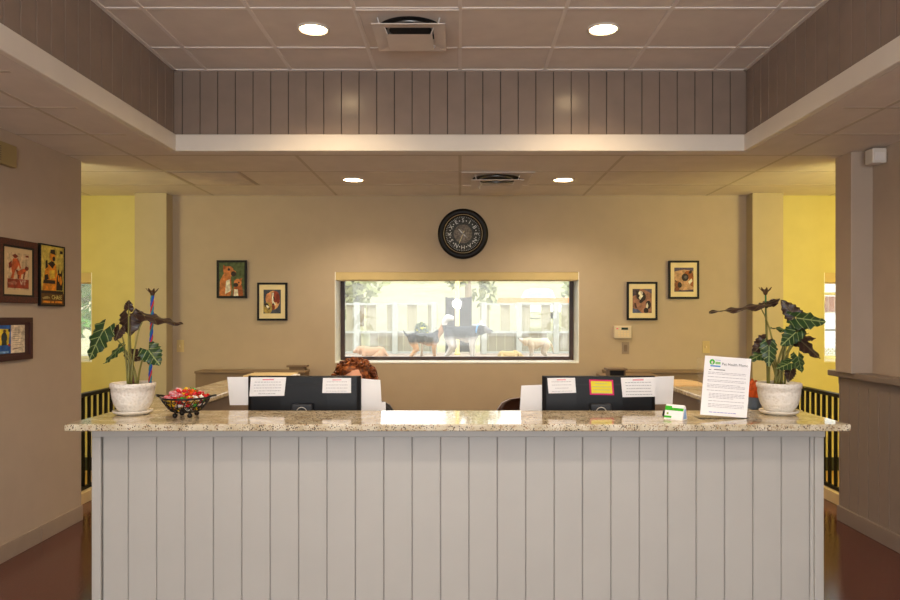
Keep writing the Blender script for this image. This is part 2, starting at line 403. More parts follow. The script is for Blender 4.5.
shade(W2, 'tan roller shade rolled up over the narrow window by the left railing', 0.1)
shade(W3, 'tan roller shade rolled up over the narrow window by the right railing', 0.1)

# ================================================================ CEILING FITTINGS
def can(x, y, z, r, label, power, first=[None]):
    if first[0] is None:
        t = thing('recessed_light', label, 'ceiling light', (x, y, z), group='recessed ceiling lights')
        MB().lathe([(r, 0.0), (r * 1.22, 0.0), (r * 1.22, -0.006), (r * 1.05, -0.01), (r, -0.004)], 40, cap=False).build('trim_ring', M['white'], t)
        e_ = flat((255, 222, 170), 0.5, var=0, emit=14.0)
        MB().lathe([(r, -0.002), (r * 0.6, -0.005), (0.001, -0.006)], 32, cap=False).build('lens', e_, t)
        first[0] = t
    else:
        t = dup(first[0], (x, y, z), label=label)
    l = bpy.data.lights.new('can_lamp', 'SPOT'); l.energy = power; l.color = (1, 0.82, 0.60); l.color = (1, 0.72, 0.42) if z > 3 else (1, 0.82, 0.60); l.spot_size = math.radians(140); l.spot_blend = 0.8; l.shadow_soft_size = 0.07
    o = bpy.data.objects.new('can_lamp', l); C.objects.link(o); o.location = (x, y, z - 0.03)
    return t
can(-0.906, 4.45, TRAY, 0.083, 'round recessed ceiling light in raised ceiling, left of the square air vent', 42)
can(0.885, 4.45, TRAY, 0.083, 'round recessed ceiling light in raised ceiling, right of the square air vent', 42)
can(-0.935, 6.3, CEIL, 0.083, 'round recessed light in low ceiling above wall, left of the clock', 30)
can(0.905, 6.3, CEIL, 0.083, 'round recessed light in low ceiling above wall, right of the clock', 30)
for x in (-0.906, 0.885):  # extra unseen spots, added to light the room from the tray
    l = bpy.data.lights.new('tray_spot_fill', 'SPOT'); l.energy = 28; l.color = (1, 0.84, 0.66); l.spot_size = math.radians(130); l.spot_blend = 0.8; l.shadow_soft_size = 0.08
    o = bpy.data.objects.new('tray_spot_fill', l); C.objects.link(o); o.location = (x, 1.4, TRAY - 0.05)

def diffuser(x, y, z, h, label):
    t = thing('ceiling_vent', label, 'air vent', (x, y, z), group='ceiling air vents')
    MB().box(-h, h, -h, h, -0.003, 0.004).build('backing', M['tile'], t); MB().lathe([(h * 0.70, -0.0032), (0.001, -0.0036)], 40, cap=False).build('duct_opening', M['dark'], t)
    def ring(ho, hi, zo, zi, th=0.006):
        m = MB(); vs = []
        for zz in (0, -th):
            for hh, z_ in ((ho, zo), (hi, zi)):
                for sx, sy in ((-1, -1), (1, -1), (1, 1), (-1, 1)): vs.append((sx * hh, sy * hh, z_ + zz))
        fs = []
        for i in range(4):
            k = (i + 1) % 4
            fs += [(i, k, k + 4, i + 4), (i + 8, i + 12, k + 12, k + 8), (i, i + 8, k + 8, k), (i + 4, k + 4, k + 12, i + 12)]
        return m.add(vs, fs)
    ring(h * 1.03, h * 0.985, -0.004, -0.004).build('frame', M['tile'], t)
    ring(h * 0.75, h * 0.50, -0.050, -0.042).build('louver_ring', M['tile'], t)
    m = MB(); q = h * 0.48
    m.add([(-q, -q, -0.085), (q, -q, -0.085), (q, q, -0.085), (-q, q, -0.085), (0, 0, -0.07)], [(0, 1, 4), (1, 2, 4), (2, 3, 4), (3, 0, 4), (3, 2, 1, 0)])
    m.build('center_plate', M['tile'], t)
    MB().lathe([(h * 0.5, -0.004), (h * 0.5, -0.012), (h * 0.46, -0.012), (h * 0.46, -0.004)], 40, cap=False).build('duct_collar', M['steel'], t)
    for sx in (-1, 1):
        for sy in (-1, 1): MB().tube([(sx * h * 0.64, sy * h * 0.64, -0.004), (sx * h * 0.60, sy * h * 0.60, -0.045), (sx * h * 0.52, sy * h * 0.52, -0.04), (sx * h * 0.45, sy * h * 0.45, -0.082)], 0.004, 6).build('support_rod', M['grid'], t)
    return t
diffuser(-0.305, 4.455, TRAY - 0.001, 0.29, 'large square white ceiling vent with stepped louvers in raised tray ceiling')
diffuser(0.315, 6.25, CEIL - 0.001, 0.295, 'small stepped ceiling vent in low ceiling above the clock')
t = thing('return_air_grille', 'flat square grey return air panel set in low ceiling at left', 'air vent', (-2.12, 6.25, CEIL - 0.001))
MB().box(-0.3, 0.3, -0.3, 0.3, -0.006, 0.0).build('frame', M['base'], t, bevel=0.003)
m = MB()
for i in range(36): y = -0.27 + i * 0.0153; m.box(-0.27, 0.27, y, y + 0.008, -0.009, -0.006)
m.build('louver_panel', flat((206, 190, 168), 0.7), t)

# ================================================================ RECEPTION COUNTER
ZT = 1.103; FX0, FX1 = -1.641, 1.626; FY = 3.22
t = thing('reception_counter', 'long pale grey reception counter clad in vertical boards', 'counter', (0, FY, 0))
b = boards(FX1 - FX0 - 0.08, 1.04, 0.127, start=0.112, gap=0.004); b.build('board_panel', [M['board'], M['boardgap']], t, (FX0 + 0.045, 0, 0))
for a in (FX0, FX1 - 0.045): MB().box(a, a + 0.045 - 0.005, -0.014, 0.03, 0, 1.031).build('corner_board', M['board'], t, bevel=0.003)
MB().box(FX0, FX1, -0.016, 0.03, 1.031, 1.073).build('top_trim', M['board'], t, bevel=0.003)
MB().box(FX0 + 0.01, FX1 - 0.01, 0.03, 0.30, 0, 1.073).build('core', M['board'], t)
tag(bx(-1.705, 1.685, 3.10, 3.56, 1.073, ZT).build('granite_countertop', M['granite'], bevel=0.005), 'long polished beige speckled granite top along the front of the reception counter', 'countertop')
for sgn, nm in ((-1, 'left'), (1, 'right')):
    a, b_ = (-1.72, -1.435) if sgn < 0 else (1.405, 1.70)
    t = thing('side_counter', 'taupe side counter wing running back from %s' % ('behind the candy basket' if sgn < 0 else 'behind the white notice sheet'), 'counter', ((a + b_) / 2, 3.58, 0))
    h = (b_ - a) / 2 - 0.02
    MB().box(-h, h, 0, 1.70, 0.1, 1.07).build('panel', M['taupe'], t, bevel=0.003); MB().box(-h + 0.03, h - 0.03, 0.02, 1.66, 0, 0.1).build('toe_kick', M['dark'], t)
    tag(bx(a, b_, 3.563, 5.30, 1.0735, ZT).build('granite_countertop', M['granite'], bevel=0.005), 'narrow speckled granite top on the side counter wing behind %s' % ('the candy basket' if sgn < 0 else 'the white notice sheet'), 'countertop')
t = thing('work_desk', 'taupe work desk behind the reception counter carrying both monitors', 'desk', (0, 3.54, 0))
MB().box(-1.40, 1.38, 0, 0.62, 0.73, 0.76).build('desktop', M['ledge'], t, bevel=0.004)
for x in (-1.38, -0.02, 1.34): MB().box(x, x + 0.03, 0.02, 0.58, 0, 0.73).build('leg', M['taupe'], t)

# low cabinets against the rear wall
for x0, x1, lb in ((-2.535, -1.49, 'low taupe half-height cabinet against rear wall, left of the wide window'), (1.41, 2.53, 'low taupe half-height cabinet against rear wall, below the wall keypad and picture frames')):
    t = thing('low_cabinet', lb, 'cabinet', ((x0 + x1) / 2, 6.9, 0)); h = (x1 - x0) / 2
    MB().box(-h, h, 0, 0.215, 0.08, 1.02).build('body', M['ledge'], t); MB().box(-h - 0.008, h + 0.008, -0.012, 0.218, 1.02, 1.043).build('top', M['ledge'], t, bevel=0.004)
    MB().box(-h + 0.03, h - 0.03, 0.03, 0.2, 0, 0.08).build('plinth', M['dark'], t)
for x, y, w_, z_, lb in ((-1.76, 6.38, 0.30, 0.98, 'taupe file cabinet under the cream paper stack, behind left monitor'), (1.56, 6.38, 0.26, 1.024, 'taupe file cabinet under the dark open tray, behind right monitor')):
    t = thing('file_cabinet', lb, 'cabinet', (x, y, 0))
    MB().box(-w_, w_, 0.02, 0.5, 0.04, z_).build('body', M['ledge'], t, bevel=0.003)
    for q in range(3):
        d_ = MB().box(-w_ + 0.015, w_ - 0.015, 0.0, 0.02, 0.06 + q * (z_ - 0.08) / 3, 0.04 + (q + 1) * (z_ - 0.08) / 3).build('drawer', M['taupe'], t, bevel=0.003)
        MB().box(-0.06, 0.06, -0.015, 0.0, 0.05 + (q + 0.6) * (z_ - 0.08) / 3, 0.065 + (q + 0.6) * (z_ - 0.08) / 3).build('handle', M['steel'], d_)
    MB().box(-w_ + 0.02, w_ - 0.02, 0.03, 0.48, 0, 0.04).build('plinth', M['dark'], t)
t = thing('storage_box', 'small taupe lidded box on end of the left low cabinet', 'box', (-1.585, 6.95, 1.043))
MB().box(-0.075, 0.075, 0.045, 0.135, 0, 0.03).build('body', M['taupe'], t, bevel=0.003); MB().box(-0.1, 0.1, 0.035, 0.145, 0.03, 0.048).build('lid', M['taupe'], t, bevel=0.003)
t = thing('letter_tray', 'small dark open fronted tray behind top of the right monitor, on file cabinet', 'tray', (1.41, 6.5, 1.024))
m = MB(); m.box(-0.09, 0.09, -0.06, 0.1, 0.058, 0.075); m.box(-0.075, -0.065, -0.05, 0.1, 0, 0.058); m.box(0.065, 0.075, -0.05, 0.1, 0, 0.058); m.build('case', M['taupe'], t, bevel=0.002)
MB().box(-0.065, 0.065, -0.02, 0.1, 0, 0.058).build('inner_shelf', M['dark'], t)

# ================================================================ MONITORS
MD = 3.72
def monitor(cxp, label):
    x = (cxp - CX) * MD / F
    t = thing('monitor', label, 'monitor', (x, MD, 0.76), group='monitors on the work desk')
    w_ = 0.293; zt, zb = 0.499, 0.165
    # rear shell, gently curved (rear looks to -y)
    prof = [(-w_, 0), (w_, 0), (w_, 0.012), (w_ - 0.02, 0.022), (0.12, 0.03), (-0.12, 0.03), (-w_ + 0.02, 0.022), (-w_, 0.012)]
    m = MB(); m.add([(a, 0.03 - b_, zb) for a, b_ in prof] + [(a, 0.03 - b_, zt) for a, b_ in prof], [tuple(range(8)), tuple(range(15, 7, -1))] + [(i, (i + 1) % 8, (i + 1) % 8 + 8, i + 8) for i in range(8)])
    m.build('rear_shell', M['plastic'], t, bevel=0.005)
    MB().box(-w_ + 0.03, w_ - 0.03, -0.0015, 0.001, zt - 0.048, zt - 0.04).build('vent_slot', M['dark'], t)
    MB().box(-w_ + 0.012, w_ - 0.012, 0.030, 0.033, zb + 0.02, zt - 0.014).build('screen', M['dark'], t)
    bz = MB(); bz.box(-w_, w_, 0.029, 0.036, zt - 0.014, zt); bz.box(-w_, w_, 0.029, 0.036, zb, zb + 0.02); bz.box(-w_, -w_ + 0.012, 0.029, 0.036, zb, zt); bz.box(w_ - 0.012, w_, 0.029, 0.036, zb, zt)
    bz.build('bezel', M['black'], t)
    nk = MB().box(-0.053, 0.053, -0.045, 0.002, 0.03, 0.36).build('stand_neck', M['plastic2'], t, bevel=0.006)
    MB().tube([(0.026 * math.cos(a), -0.047, 0.318 + 0.026 * math.sin(a)) for a in [2 * PI * i / 32 for i in range(32)]], 0.0022, 6, closed=True).build('ring_emblem', M['ceramic'], nk)
    MB().box(-0.13, 0.13, -0.09, 0.12, 0, 0.02).build('stand_base', M['plastic'], t, bevel=0.008)
    return t
monitor(303.6, 'black desktop monitor seen from behind, in front of the red haired person')
monitor(599.5, 'black desktop monitor seen from behind with bright yellow note on it')

def sheet(name, label, corners, d, lines=0, head=None, border=None, group=None, fill='paper', cat='paper', dslope=0.0):
    """a sheet of paper from its four corners (tl, tr, br, bl) at depth d; printed lines sit on its face"""
    pts = [P(px, py, d + (dslope * i if False else 0)) for i, (px, py) in enumerate(corners)]
    o = sum(pts, Vector()) / 4; q = [p - o for p in pts]
    def at(u, v, off=-0.0006):
        a = q[0].lerp(q[1], u); b_ = q[3].lerp(q[2], u); p = a.lerp(b_, v); return p + Vector((0, off, 0))
    t = thing(name, label, cat, o, group=group)
    m = MB(); f = [at(0, 0, 0), at(1, 0, 0), at(1, 1, 0), at(0, 1, 0)]; bk = [p + Vector((0, 0.0012, 0)) for p in f]
    m.add(f + bk, [(0, 3, 2, 1), (4, 5, 6, 7), (0, 1, 5, 4), (1, 2, 6, 5), (2, 3, 7, 6), (3, 0, 4, 7)], 0); m.build('page', M[border or fill], t)
    if border:
        m = MB(); m.add([at(0.07, 0.1), at(0.93, 0.1), at(0.93, 0.9), at(0.07, 0.9)], [(0, 3, 2, 1)]); m.build('note_face', M[fill], t, fix=False)
    if lines:
        m = MB(); rnd = random.Random(label)
        for i in range(lines):
            v = 0.24 + 0.62 * i / max(1, lines - 1); wd = rnd.choice((0.38, 0.36, 0.25, 0.39))
            x = 0.5 - wd
            while x < 0.5 + wd:
                l_ = rnd.uniform(0.03, 0.09); m.add([at(x, v, -0.0012), at(min(x + l_, 0.5 + wd), v, -0.0012), at(min(x + l_, 0.5 + wd), v + 0.03, -0.0012), at(x, v + 0.03, -0.0012)], [(0, 3, 2, 1)], 0); x += l_ + 0.015
        if head: m.add([at(0.34, 0.1, -0.0012), at(0.66, 0.1, -0.0012), at(0.66, 0.15, -0.0012), at(0.34, 0.15, -0.0012)], [(0, 3, 2, 1)], 1)
        m.build('printed_lettering', [M['ink'], M[head or 'ink']], t, fix=False)
    return t
dn = MD - 0.004
sheet('notice_sheet', 'wide white notice taped on upper left of the monitor by the red haired person', [(250.8, 377.3), (286.2, 377.3), (284.2, 395.8), (249.4, 396.3)], dn, 5, 'pink')
sheet('notice_sheet', 'small white notice taped on monitor just below the red hair', [(323, 378), (351, 378), (351, 393), (322.2, 393)], dn, 4, 'pink')
sheet('notice_sheet', 'small white notice taped on upper left of the right monitor', [(547.3, 378), (575, 377.8), (576.2, 392.8), (548.6, 393.4)], dn, 4, 'pink')
sheet('notice_sheet', 'wide white notice taped on upper right of the right monitor, beside yellow note', [(620.8, 377.7), (655, 377.2), (656, 396.6), (622.6, 397.2)], dn, 5, 'pink')
sheet('yellow_note', 'bright yellow note with pink border taped on the right monitor', [(589, 379.5), (613, 380), (614.2, 395.2), (590, 394.8)], dn, 4, None, 'hot', fill='yellow', cat='note')
sheet('privacy_sheet', 'blank white sheet standing out from left edge of the left monitor', [(227.2, 377), (254, 377), (254, 405), (229.8, 405.2)], MD + 0.0365)
sheet('privacy_sheet', 'blank white sheet standing out below the red hair, right of the left monitor', [(354, 378), (380.3, 380), (382, 411), (354, 405)], MD + 0.0365)
sheet('privacy_sheet', 'small white slip tucked behind lower corner of the sheet below red hair', [(354, 402), (385.6, 402), (385.8, 413), (354, 413)], MD + 0.039)
sheet('privacy_sheet', 'blank white sheet leaning out from left edge of the right monitor', [(521.3, 385.5), (548, 384.6), (548, 413), (519.5, 413)], MD + 0.0365)
sheet('privacy_sheet', 'blank white sheet standing out from right edge of the right monitor', [(650, 376.8), (674, 376), (672.5, 404), (650, 404.5)], MD + 0.0365)

# ================================================================ CHAIRS AND PERSON
def office_chair(x, y, rz, label, mat, wd=0.26, zt=1.05):
    t = thing('office_chair', label, 'chair', (x, y, 0), (0, 0, rz), group='office chairs behind the counter')
    m = MB(); m.box(-0.24, 0.24, -0.24, 0.22, 0.44, 0.52); m.build('seat', mat, t, bevel=0.035)
    n = 13; vs = []; fs = []          # curved, round-shouldered backrest (rear at +y)
    zz = [0.56, 0.62, 0.75, 0.88, 0.97, 1.02, 1.045, 1.05]; ww = [0.86, 0.94, 1, 1, 0.95, 0.82, 0.6, 0.4]
    for side in (0, 1):
        for z, k in zip(zz, ww):
            for i in range(n):
                u = -1 + 2 * i / (n - 1); vs.append((u * wd * k, 0.24 - 0.06 * u * u + (0.05 if side else 0) + 0.04 * (z - 0.56), z * zt / 1.05))
    L = len(zz) * n
    for j in range(len(zz) - 1):
        for i in range(n - 1):
            a = j * n + i; fs += [(a, a + 1, a + n + 1, a + n), (L + a, L + a + n, L + a + n + 1, L + a + 1)]
        for a in (j * n, j * n + n - 1): fs.append((a, a + n, L + a + n, L + a))
    for i in range(n - 1):
        for a in (i, (len(zz) - 1) * n + i): fs.append((a, L + a, L + a + 1, a + 1))
    MB().add(vs, fs, 0, True).build('backrest', mat, t)
    MB().tube([(0, 0.05, 0.42), (0, 0.3, 0.42), (0, 0.335, 0.5), (0, 0.325, 0.75)], 0.02).build('back_support', M['black'], t)
    MB().lathe([(0.03, 0.1), (0.03, 0.3), (0.02, 0.3), (0.02, 0.44)], 16).build('gas_post', M['blackm'], t)
    for i in range(5):
        a = 2 * PI * i / 5 + 0.3; leg = MB().tube([(0, 0, 0.11), (0.14 * math.cos(a), 0.14 * math.sin(a), 0.1), (0.29 * math.cos(a), 0.29 * math.sin(a), 0.075)], [0.03, 0.022, 0.016]).build('leg', M['black'], t)
        R_ = Matrix.Translation((0.29 * math.cos(a), 0.29 * math.sin(a), 0.03)) @ Matrix.Rotation(a, 4, 'Z') @ Matrix.Rotation(PI / 2, 4, 'X')
        MB().lathe([(0.01, -0.02), (0.03, -0.016), (0.03, 0.016), (0.01, 0.02)], 16, X=R_).build('caster', M['black'], leg)
    for q in (-1, 1): MB().tube([(q * 0.22, 0, 0.45), (q * 0.285, 0, 0.46), (q * 0.29, 0, 0.62), (q * 0.29, 0.02, 0.66), (q * 0.29, -0.16, 0.665)], [0.014, 0.014, 0.014, 0.02, 0.018]).build('armrest', M['black'], t)
    return t
PX, PY = (355 - CX) * 4.6 / F, 4.6
office_chair(PX + 0.005, PY + 0.02, 0.0, 'black office chair the red haired person sits on', M['chair'], 0.235, 1.0)
office_chair((541 - CX) * 4.55 / F, 4.4, 0.12, 'empty dark brown office chair behind the right monitor', M['chairb'], 0.265, 1.045)

def chain(m, nodes, n=10):
    """tapered limb through nodes (x,y,z,r): balls at the joints, cones between"""
    for x, y, z, r in nodes: m.ball((x, y, z), r, nu=12, nv=8)
    for a, b_ in zip(nodes, nodes[1:]): m.tube([a[:3], b_[:3]], [a[3], b_[3]], n)
def fuse(m, name, mat, parent=None, vox=0.012, smooth=5, loc=(0, 0, 0)):
    o = m.build(name, mat, parent, loc, fix=False)
    r = o.modifiers.new('r', 'REMESH'); r.mode = 'VOXEL'; r.voxel_size = vox; r.use_smooth_shade = True
    s_ = o.modifiers.new('s', 'SMOOTH'); s_.iterations = smooth; s_.factor = 0.5
    dg = bpy.context.evaluated_depsgraph_get(); me = bpy.data.meshes.new_from_object(o.evaluated_get(dg)); o.modifiers.clear()
    o.data = me
    if not me.materials: me.materials.append(mat)
    return o
def fused_child(m, name, mat, parent, vox=0.012, smooth=5): return fuse(m, name, mat, parent, vox, smooth)

p = thing('person', 'person with curly red hair in dark top sitting behind left monitor', 'person', (PX, PY, 0), (0, 0, -PI / 2))
# local: +x faces the monitor (towards the lobby), +y is the person's left
HZ = 1.145
b = MB()
chain(b, [(-0.02, 0, 0.60, 0.135), (-0.03, 0, 0.74, 0.12), (-0.01, 0, 0.88, 0.13)]); chain(b, [(-0.02, -0.10, 0.60, 0.11), (-0.02, 0.10, 0.60, 0.11)])
chain(b, [(-0.01, -0.13, 0.95, 0.055), (0, 0, 0.97, 0.07), (-0.01, 0.13, 0.95, 0.055)]); chain(b, [(0, 0, 0.97, 0.062), (0.015, 0, 1.03, 0.052), (0.03, 0, 1.08, 0.055)])
b.ball((0.04, 0, HZ + 0.015), (0.092, 0.074, 0.098)); b.ball((0.065, 0, HZ - 0.055), (0.062, 0.055, 0.062)); b.ball((0.105, 0, HZ - 0.085), (0.026, 0.028, 0.022))
b.tube([(0.128, 0, HZ + 0.01), (0.142, 0, HZ - 0.02), (0.145, 0, HZ - 0.035)], [0.008, 0.012, 0.015]); b.ball((0.122, 0, HZ - 0.062), (0.012, 0.024, 0.007))
for q in (-1, 1):
    b.ball((0.03, q * 0.074, HZ - 0.01), (0.02, 0.01, 0.03)); b.ball((0.118, q * 0.03, HZ + 0.012), (0.016, 0.022, 0.008))
    chain(b, [(-0.01, q * 0.17, 0.94, 0.056), (0.04, q * 0.215, 0.80, 0.046), (0.08, q * 0.225, 0.71, 0.043)]); chain(b, [(0.08, q * 0.225, 0.71, 0.043), (0.20, q * 0.19, 0.76, 0.036), (0.315, q * 0.145, 0.805, 0.026)])
    b.ball((0.36, q * 0.135, 0.80, ), (0.048, 0.04, 0.016))
    for k, (ln, dy) in enumerate(((0.062, -0.03), (0.074, -0.01), (0.07, 0.01), (0.052, 0.03))):
        y = q * 0.135 + dy; chain(b, [(0.39, y, 0.802, 0.0095), (0.39 + ln * 0.5, y + dy * 0.15, 0.803, 0.0085), (0.39 + ln * 0.8, y + dy * 0.2, 0.79, 0.008), (0.39 + ln, y + dy * 0.22, 0.775, 0.007)], 8)
    y = q * 0.135; chain(b, [(0.345, y - q * 0.032, 0.795, 0.012), (0.375, y - q * 0.058, 0.79, 0.01), (0.405, y - q * 0.066, 0.782, 0.0085)], 8)
    chain(b, [(0, q * 0.10, 0.575, 0.088), (0.22, q * 0.11, 0.575, 0.074), (0.40, q * 0.115, 0.555, 0.058)]); chain(b, [(0.40, q * 0.115, 0.555, 0.058), (0.37, q * 0.115, 0.32, 0.052), (0.35, q * 0.115, 0.09, 0.034)]); chain(b, [(0.34, q * 0.115, 0.05, 0.04), (0.42, q * 0.12, 0.035, 0.036), (0.50, q * 0.125, 0.03, 0.028)])
fuse(b, 'body', M['skin'], p, 0.0075, 3)
for q in (-1, 1): MB().ball((0.122, q * 0.031, HZ), (0.012, 0.013, 0.01), 0, 12, 8).build('eye', M['ceramic'], p); MB().ball((0.132, q * 0.031, HZ), (0.004, 0.006, 0.006), 0, 10, 6).build('iris', M['brown'], p)
MB().ball((0.131, 0, HZ - 0.062), (0.006, 0.022, 0.006)).build('mouth', flat((190, 96, 92), 0.5), p)
c = MB()
chain(c, [(-0.02, 0, 0.58, 0.15), (-0.03, 0, 0.74, 0.135), (-0.01, 0, 0.88, 0.142)]); chain(c, [(-0.01, -0.13, 0.945, 0.067), (0, 0, 0.955, 0.09), (-0.01, 0.13, 0.945, 0.067)])
for q in (-1, 1): chain(c, [(-0.01, q * 0.17, 0.94, 0.068), (0.04, q * 0.215, 0.80, 0.058), (0.08, q * 0.225, 0.71, 0.054)]); chain(c, [(0.08, q * 0.225, 0.71, 0.054), (0.20, q * 0.19, 0.76, 0.046), (0.295, q * 0.15, 0.80, 0.036)])
fused_child(c, 'sweater', M['shirt'], p)
c = MB(); chain(c, [(-0.02, -0.1, 0.60, 0.122), (-0.02, 0.1, 0.60, 0.122)])
for q in (-1, 1): chain(c, [(0, q * 0.10, 0.58, 0.1), (0.22, q * 0.11, 0.578, 0.086), (0.40, q * 0.115, 0.556, 0.07)]); chain(c, [(0.40, q * 0.115, 0.556, 0.07), (0.37, q * 0.115, 0.32, 0.064), (0.352, q * 0.115, 0.12, 0.056)])
fused_child(c, 'trousers', M['jeans'], p)
for q in (-1, 1):
    c = MB(); chain(c, [(0.335, q * 0.115, 0.07, 0.05), (0.42, q * 0.12, 0.045, 0.044), (0.50, q * 0.125, 0.037, 0.036)]); fused_child(c, 'shoe', M['black'], p, 0.009)
h = MB(); rnd = random.Random(3)     # hair: a full cap plus curls, parted over the forehead
h.ball((-0.005, 0, HZ + 0.03), (0.110, 0.118, 0.112)); h.ball((-0.045, 0, HZ - 0.03), (0.095, 0.13, 0.13)); h.ball((0.035, -0.02, HZ + 0.075), (0.075, 0.075, 0.045))
for q in (-1, 1): h.ball((0.0, q * 0.085, HZ - 0.05), (0.06, 0.05, 0.11)); h.ball((-0.03, q * 0.1, HZ - 0.14), (0.06, 0.045, 0.08))
for i in range(260):
    a = rnd.uniform(0, 2 * PI); e_ = rnd.uniform(-0.9, 1.5)
    dx, dy, dz = math.cos(e_) * math.cos(a), math.cos(e_) * math.sin(a), math.sin(e_)
    if dx > 0.45 and dz < 0.72: continue
    cx_, cy_, cz_ = -0.005 + 0.107 * dx, 0.130 * dy, HZ + 0.022 + 0.110 * dz if dz > 0 else HZ + 0.02 + 0.17 * dz
    ax = Vector((rnd.uniform(-1, 1), rnd.uniform(-1, 1), -1)).normalized(); u = ax.orthogonal(); v_ = ax.cross(u); R_ = rnd.uniform(0.008, 0.016)
    h.tube([Vector((cx_, cy_, cz_)) + ax * (0.05 * (k / 14 - 0.5)) + (u * math.cos(k * 0.95) + v_ * math.sin(k * 0.95)) * R_ for k in range(15)], 0.0055, 5)
h.build('hair', M['hair'], p, fix=False)

# ================================================================ THINGS ON THE COUNTER
PD = 3.43
def leaf(parent, base, tip, nrm, W, mat, droop=0.0, wav=1.0, stem=None, srad=0.0032, fold=0.15):
    """arrow-shaped leaf from its stalk joint to its tip; its stalk is a sub-part"""
    W *= 1.1; srad *= 1.05
    base = Vector(base); tip = Vector(tip); ax = tip - base; L = ax.length; ax.normalize()
    n = Vector(nrm); n = (n - ax * n.dot(ax)).normalized(); sd = n.cross(ax)
    nt, ns = 26, 7; T = 0.36; vs = []; uv = []; fs = []
    rnd = random.Random(L * 1000)
    ph = rnd.uniform(0, 6)
    for hs in (-1, 1):
        o = len(vs)
        for i in range(nt + 1):
            t_ = -T + (1 + T) * i / nt
            if t_ >= 0: w_ = W * ((1 - t_) ** 0.85) * (0.80 + 0.75 * t_ - 0.25 * t_ * t_); inn = 0.0
            else: u = -t_ / T; w_ = W * (0.80 - 0.42 * u * u); inn = W * 0.36 * u ** 0.9
            w_ *= 1 + 0.10 * wav * math.sin(t_ * 30 + ph) * (1 if t_ < 0.92 else 0.2)
            for j in range(ns + 1):
                k = j / ns; v = inn + (max(w_, inn + 0.001) - inn) * k
                zz = -fold * v + 0.012 * wav * k * k * math.sin(t_ * 15 + ph + hs) * L * 4 + droop * (-(t_ * t_)) * L
                vs.append(base + ax * (t_ * L) + sd * (hs * v) + n * zz); uv.append(((t_ + T) / (1 + T), 0.5 + hs * 0.5 * v / W))
        for i in range(nt):
            for j in range(ns):
                a = o + i * (ns + 1) + j; fs.append((a, a + 1, a + ns + 2, a + ns + 1))
    me = MB().add(vs, fs, 0, True, None, uv); lf = me.build('leaf', mat, parent, fix=True)
    so = lf.modifiers.new('t', 'SOLIDIFY'); so.thickness = 0.0012
    if stem is not None:
        s0 = Vector(stem); d = base - s0
        c1 = s0 + Vector((d.x * 0.12, d.y * 0.12, d.z * 0.55)); c2 = s0 + Vector((d.x * 0.55, d.y * 0.55, d.z * 0.9)); pts = []
        for i in range(13):
            q = i / 12; pts.append(s0 * (1 - q) ** 3 + c1 * 3 * q * (1 - q) ** 2 + c2 * 3 * q * q * (1 - q) + base * q ** 3)
        MB().tube(pts, [srad * (1.5 - 0.7 * i / 12) for i in range(13)], 8).build('stalk', M['stalk'], lf)
    return lf
def potted(px, label, leaves):
    o = P(px, 414, PD); o.z = ZT
    t = thing('potted_plant', label, 'plant', o)
    MB().lathe([(0.0, 0.001), (0.07, 0.001), (0.088, 0.012), (0.09, 0.02), (0.082, 0.02), (0.07, 0.011), (0.0, 0.01)], 40, cap=False).build('saucer', M['ceramic'], t)
    MB().lathe([(0.0, 0.012), (0.062, 0.012), (0.066, 0.024), (0.074, 0.032), (0.085, 0.052), (0.092, 0.078), (0.096, 0.105), (0.097, 0.125), (0.101, 0.127), (0.102, 0.147), (0.098, 0.151), (0.091, 0.148), (0.089, 0.12), (0.0, 0.12)], 48, cap=False).build('pot', M['pot'], t)
    sb = MB(); sb.lathe([(0.0905, 0.132), (0.07, 0.138), (0.04, 0.143), (0.001, 0.144)], 30, cap=False); sb.build('soil', M['soil'], t)
    for i, (bp, tp, db, dt, n, W, mt, kw) in enumerate(leaves):
        a = 2.4 * i; st = Vector((0.024 * math.cos(a), 0.024 * math.sin(a), 0.135))
        if 'sx' in kw: st.x += kw.pop('sx')
        leaf(t, P(bp[0], bp[1], PD + db) - o, P(tp[0], tp[1], PD + dt) - o, n, W, M[mt], stem=st, **kw)
    MB().tube([(0, 0, 0.13), (0.004, 0.0, 0.165), (0.0, 0.003, 0.19)], [0.018, 0.014, 0.008], 10).build('crown', M['stalkr'], t)
    return t
potted(133, 'tall arrow-leaf plant in embossed white pot beside the candy basket', [
    ((103, 331), (86.5, 360), -0.03, -0.05, (-0.15, -1, 0.3), 0.064, 'leafg', dict(droop=0.12)),
    ((129.5, 316), (130.5, 336), 0.02, 0.0, (0, -1, -0.2), 0.068, 'leafd', dict(fold=0.3)),
    ((146, 315.5), (183, 326.5), 0.0, -0.02, (0.15, -0.28, 1), 0.060, 'leafd', dict(droop=-0.06, wav=0.7)),
    ((148.5, 350), (160, 365.5), -0.05, -0.07, (0.1, -1, 0.5), 0.058, 'leafg', dict()),
    ((119.5, 329), (115, 341), -0.02, -0.03, (-0.2, -1, 0.2), 0.036, 'leafd', dict()),
    ((119, 348.5), (103.5, 364), -0.04, -0.06, (-0.5, -1, 0.8), 0.032, 'leafg', dict()),
    ((131, 353), (140, 361), 0.05, 0.03, (0, -0.7, 0.8), 0.040, 'leafd', dict()),
    ((128.5, 309), (129, 300), 0.03, 0.02, (0.1, -1, 0.1), 0.026, 'leafd', dict()),
])
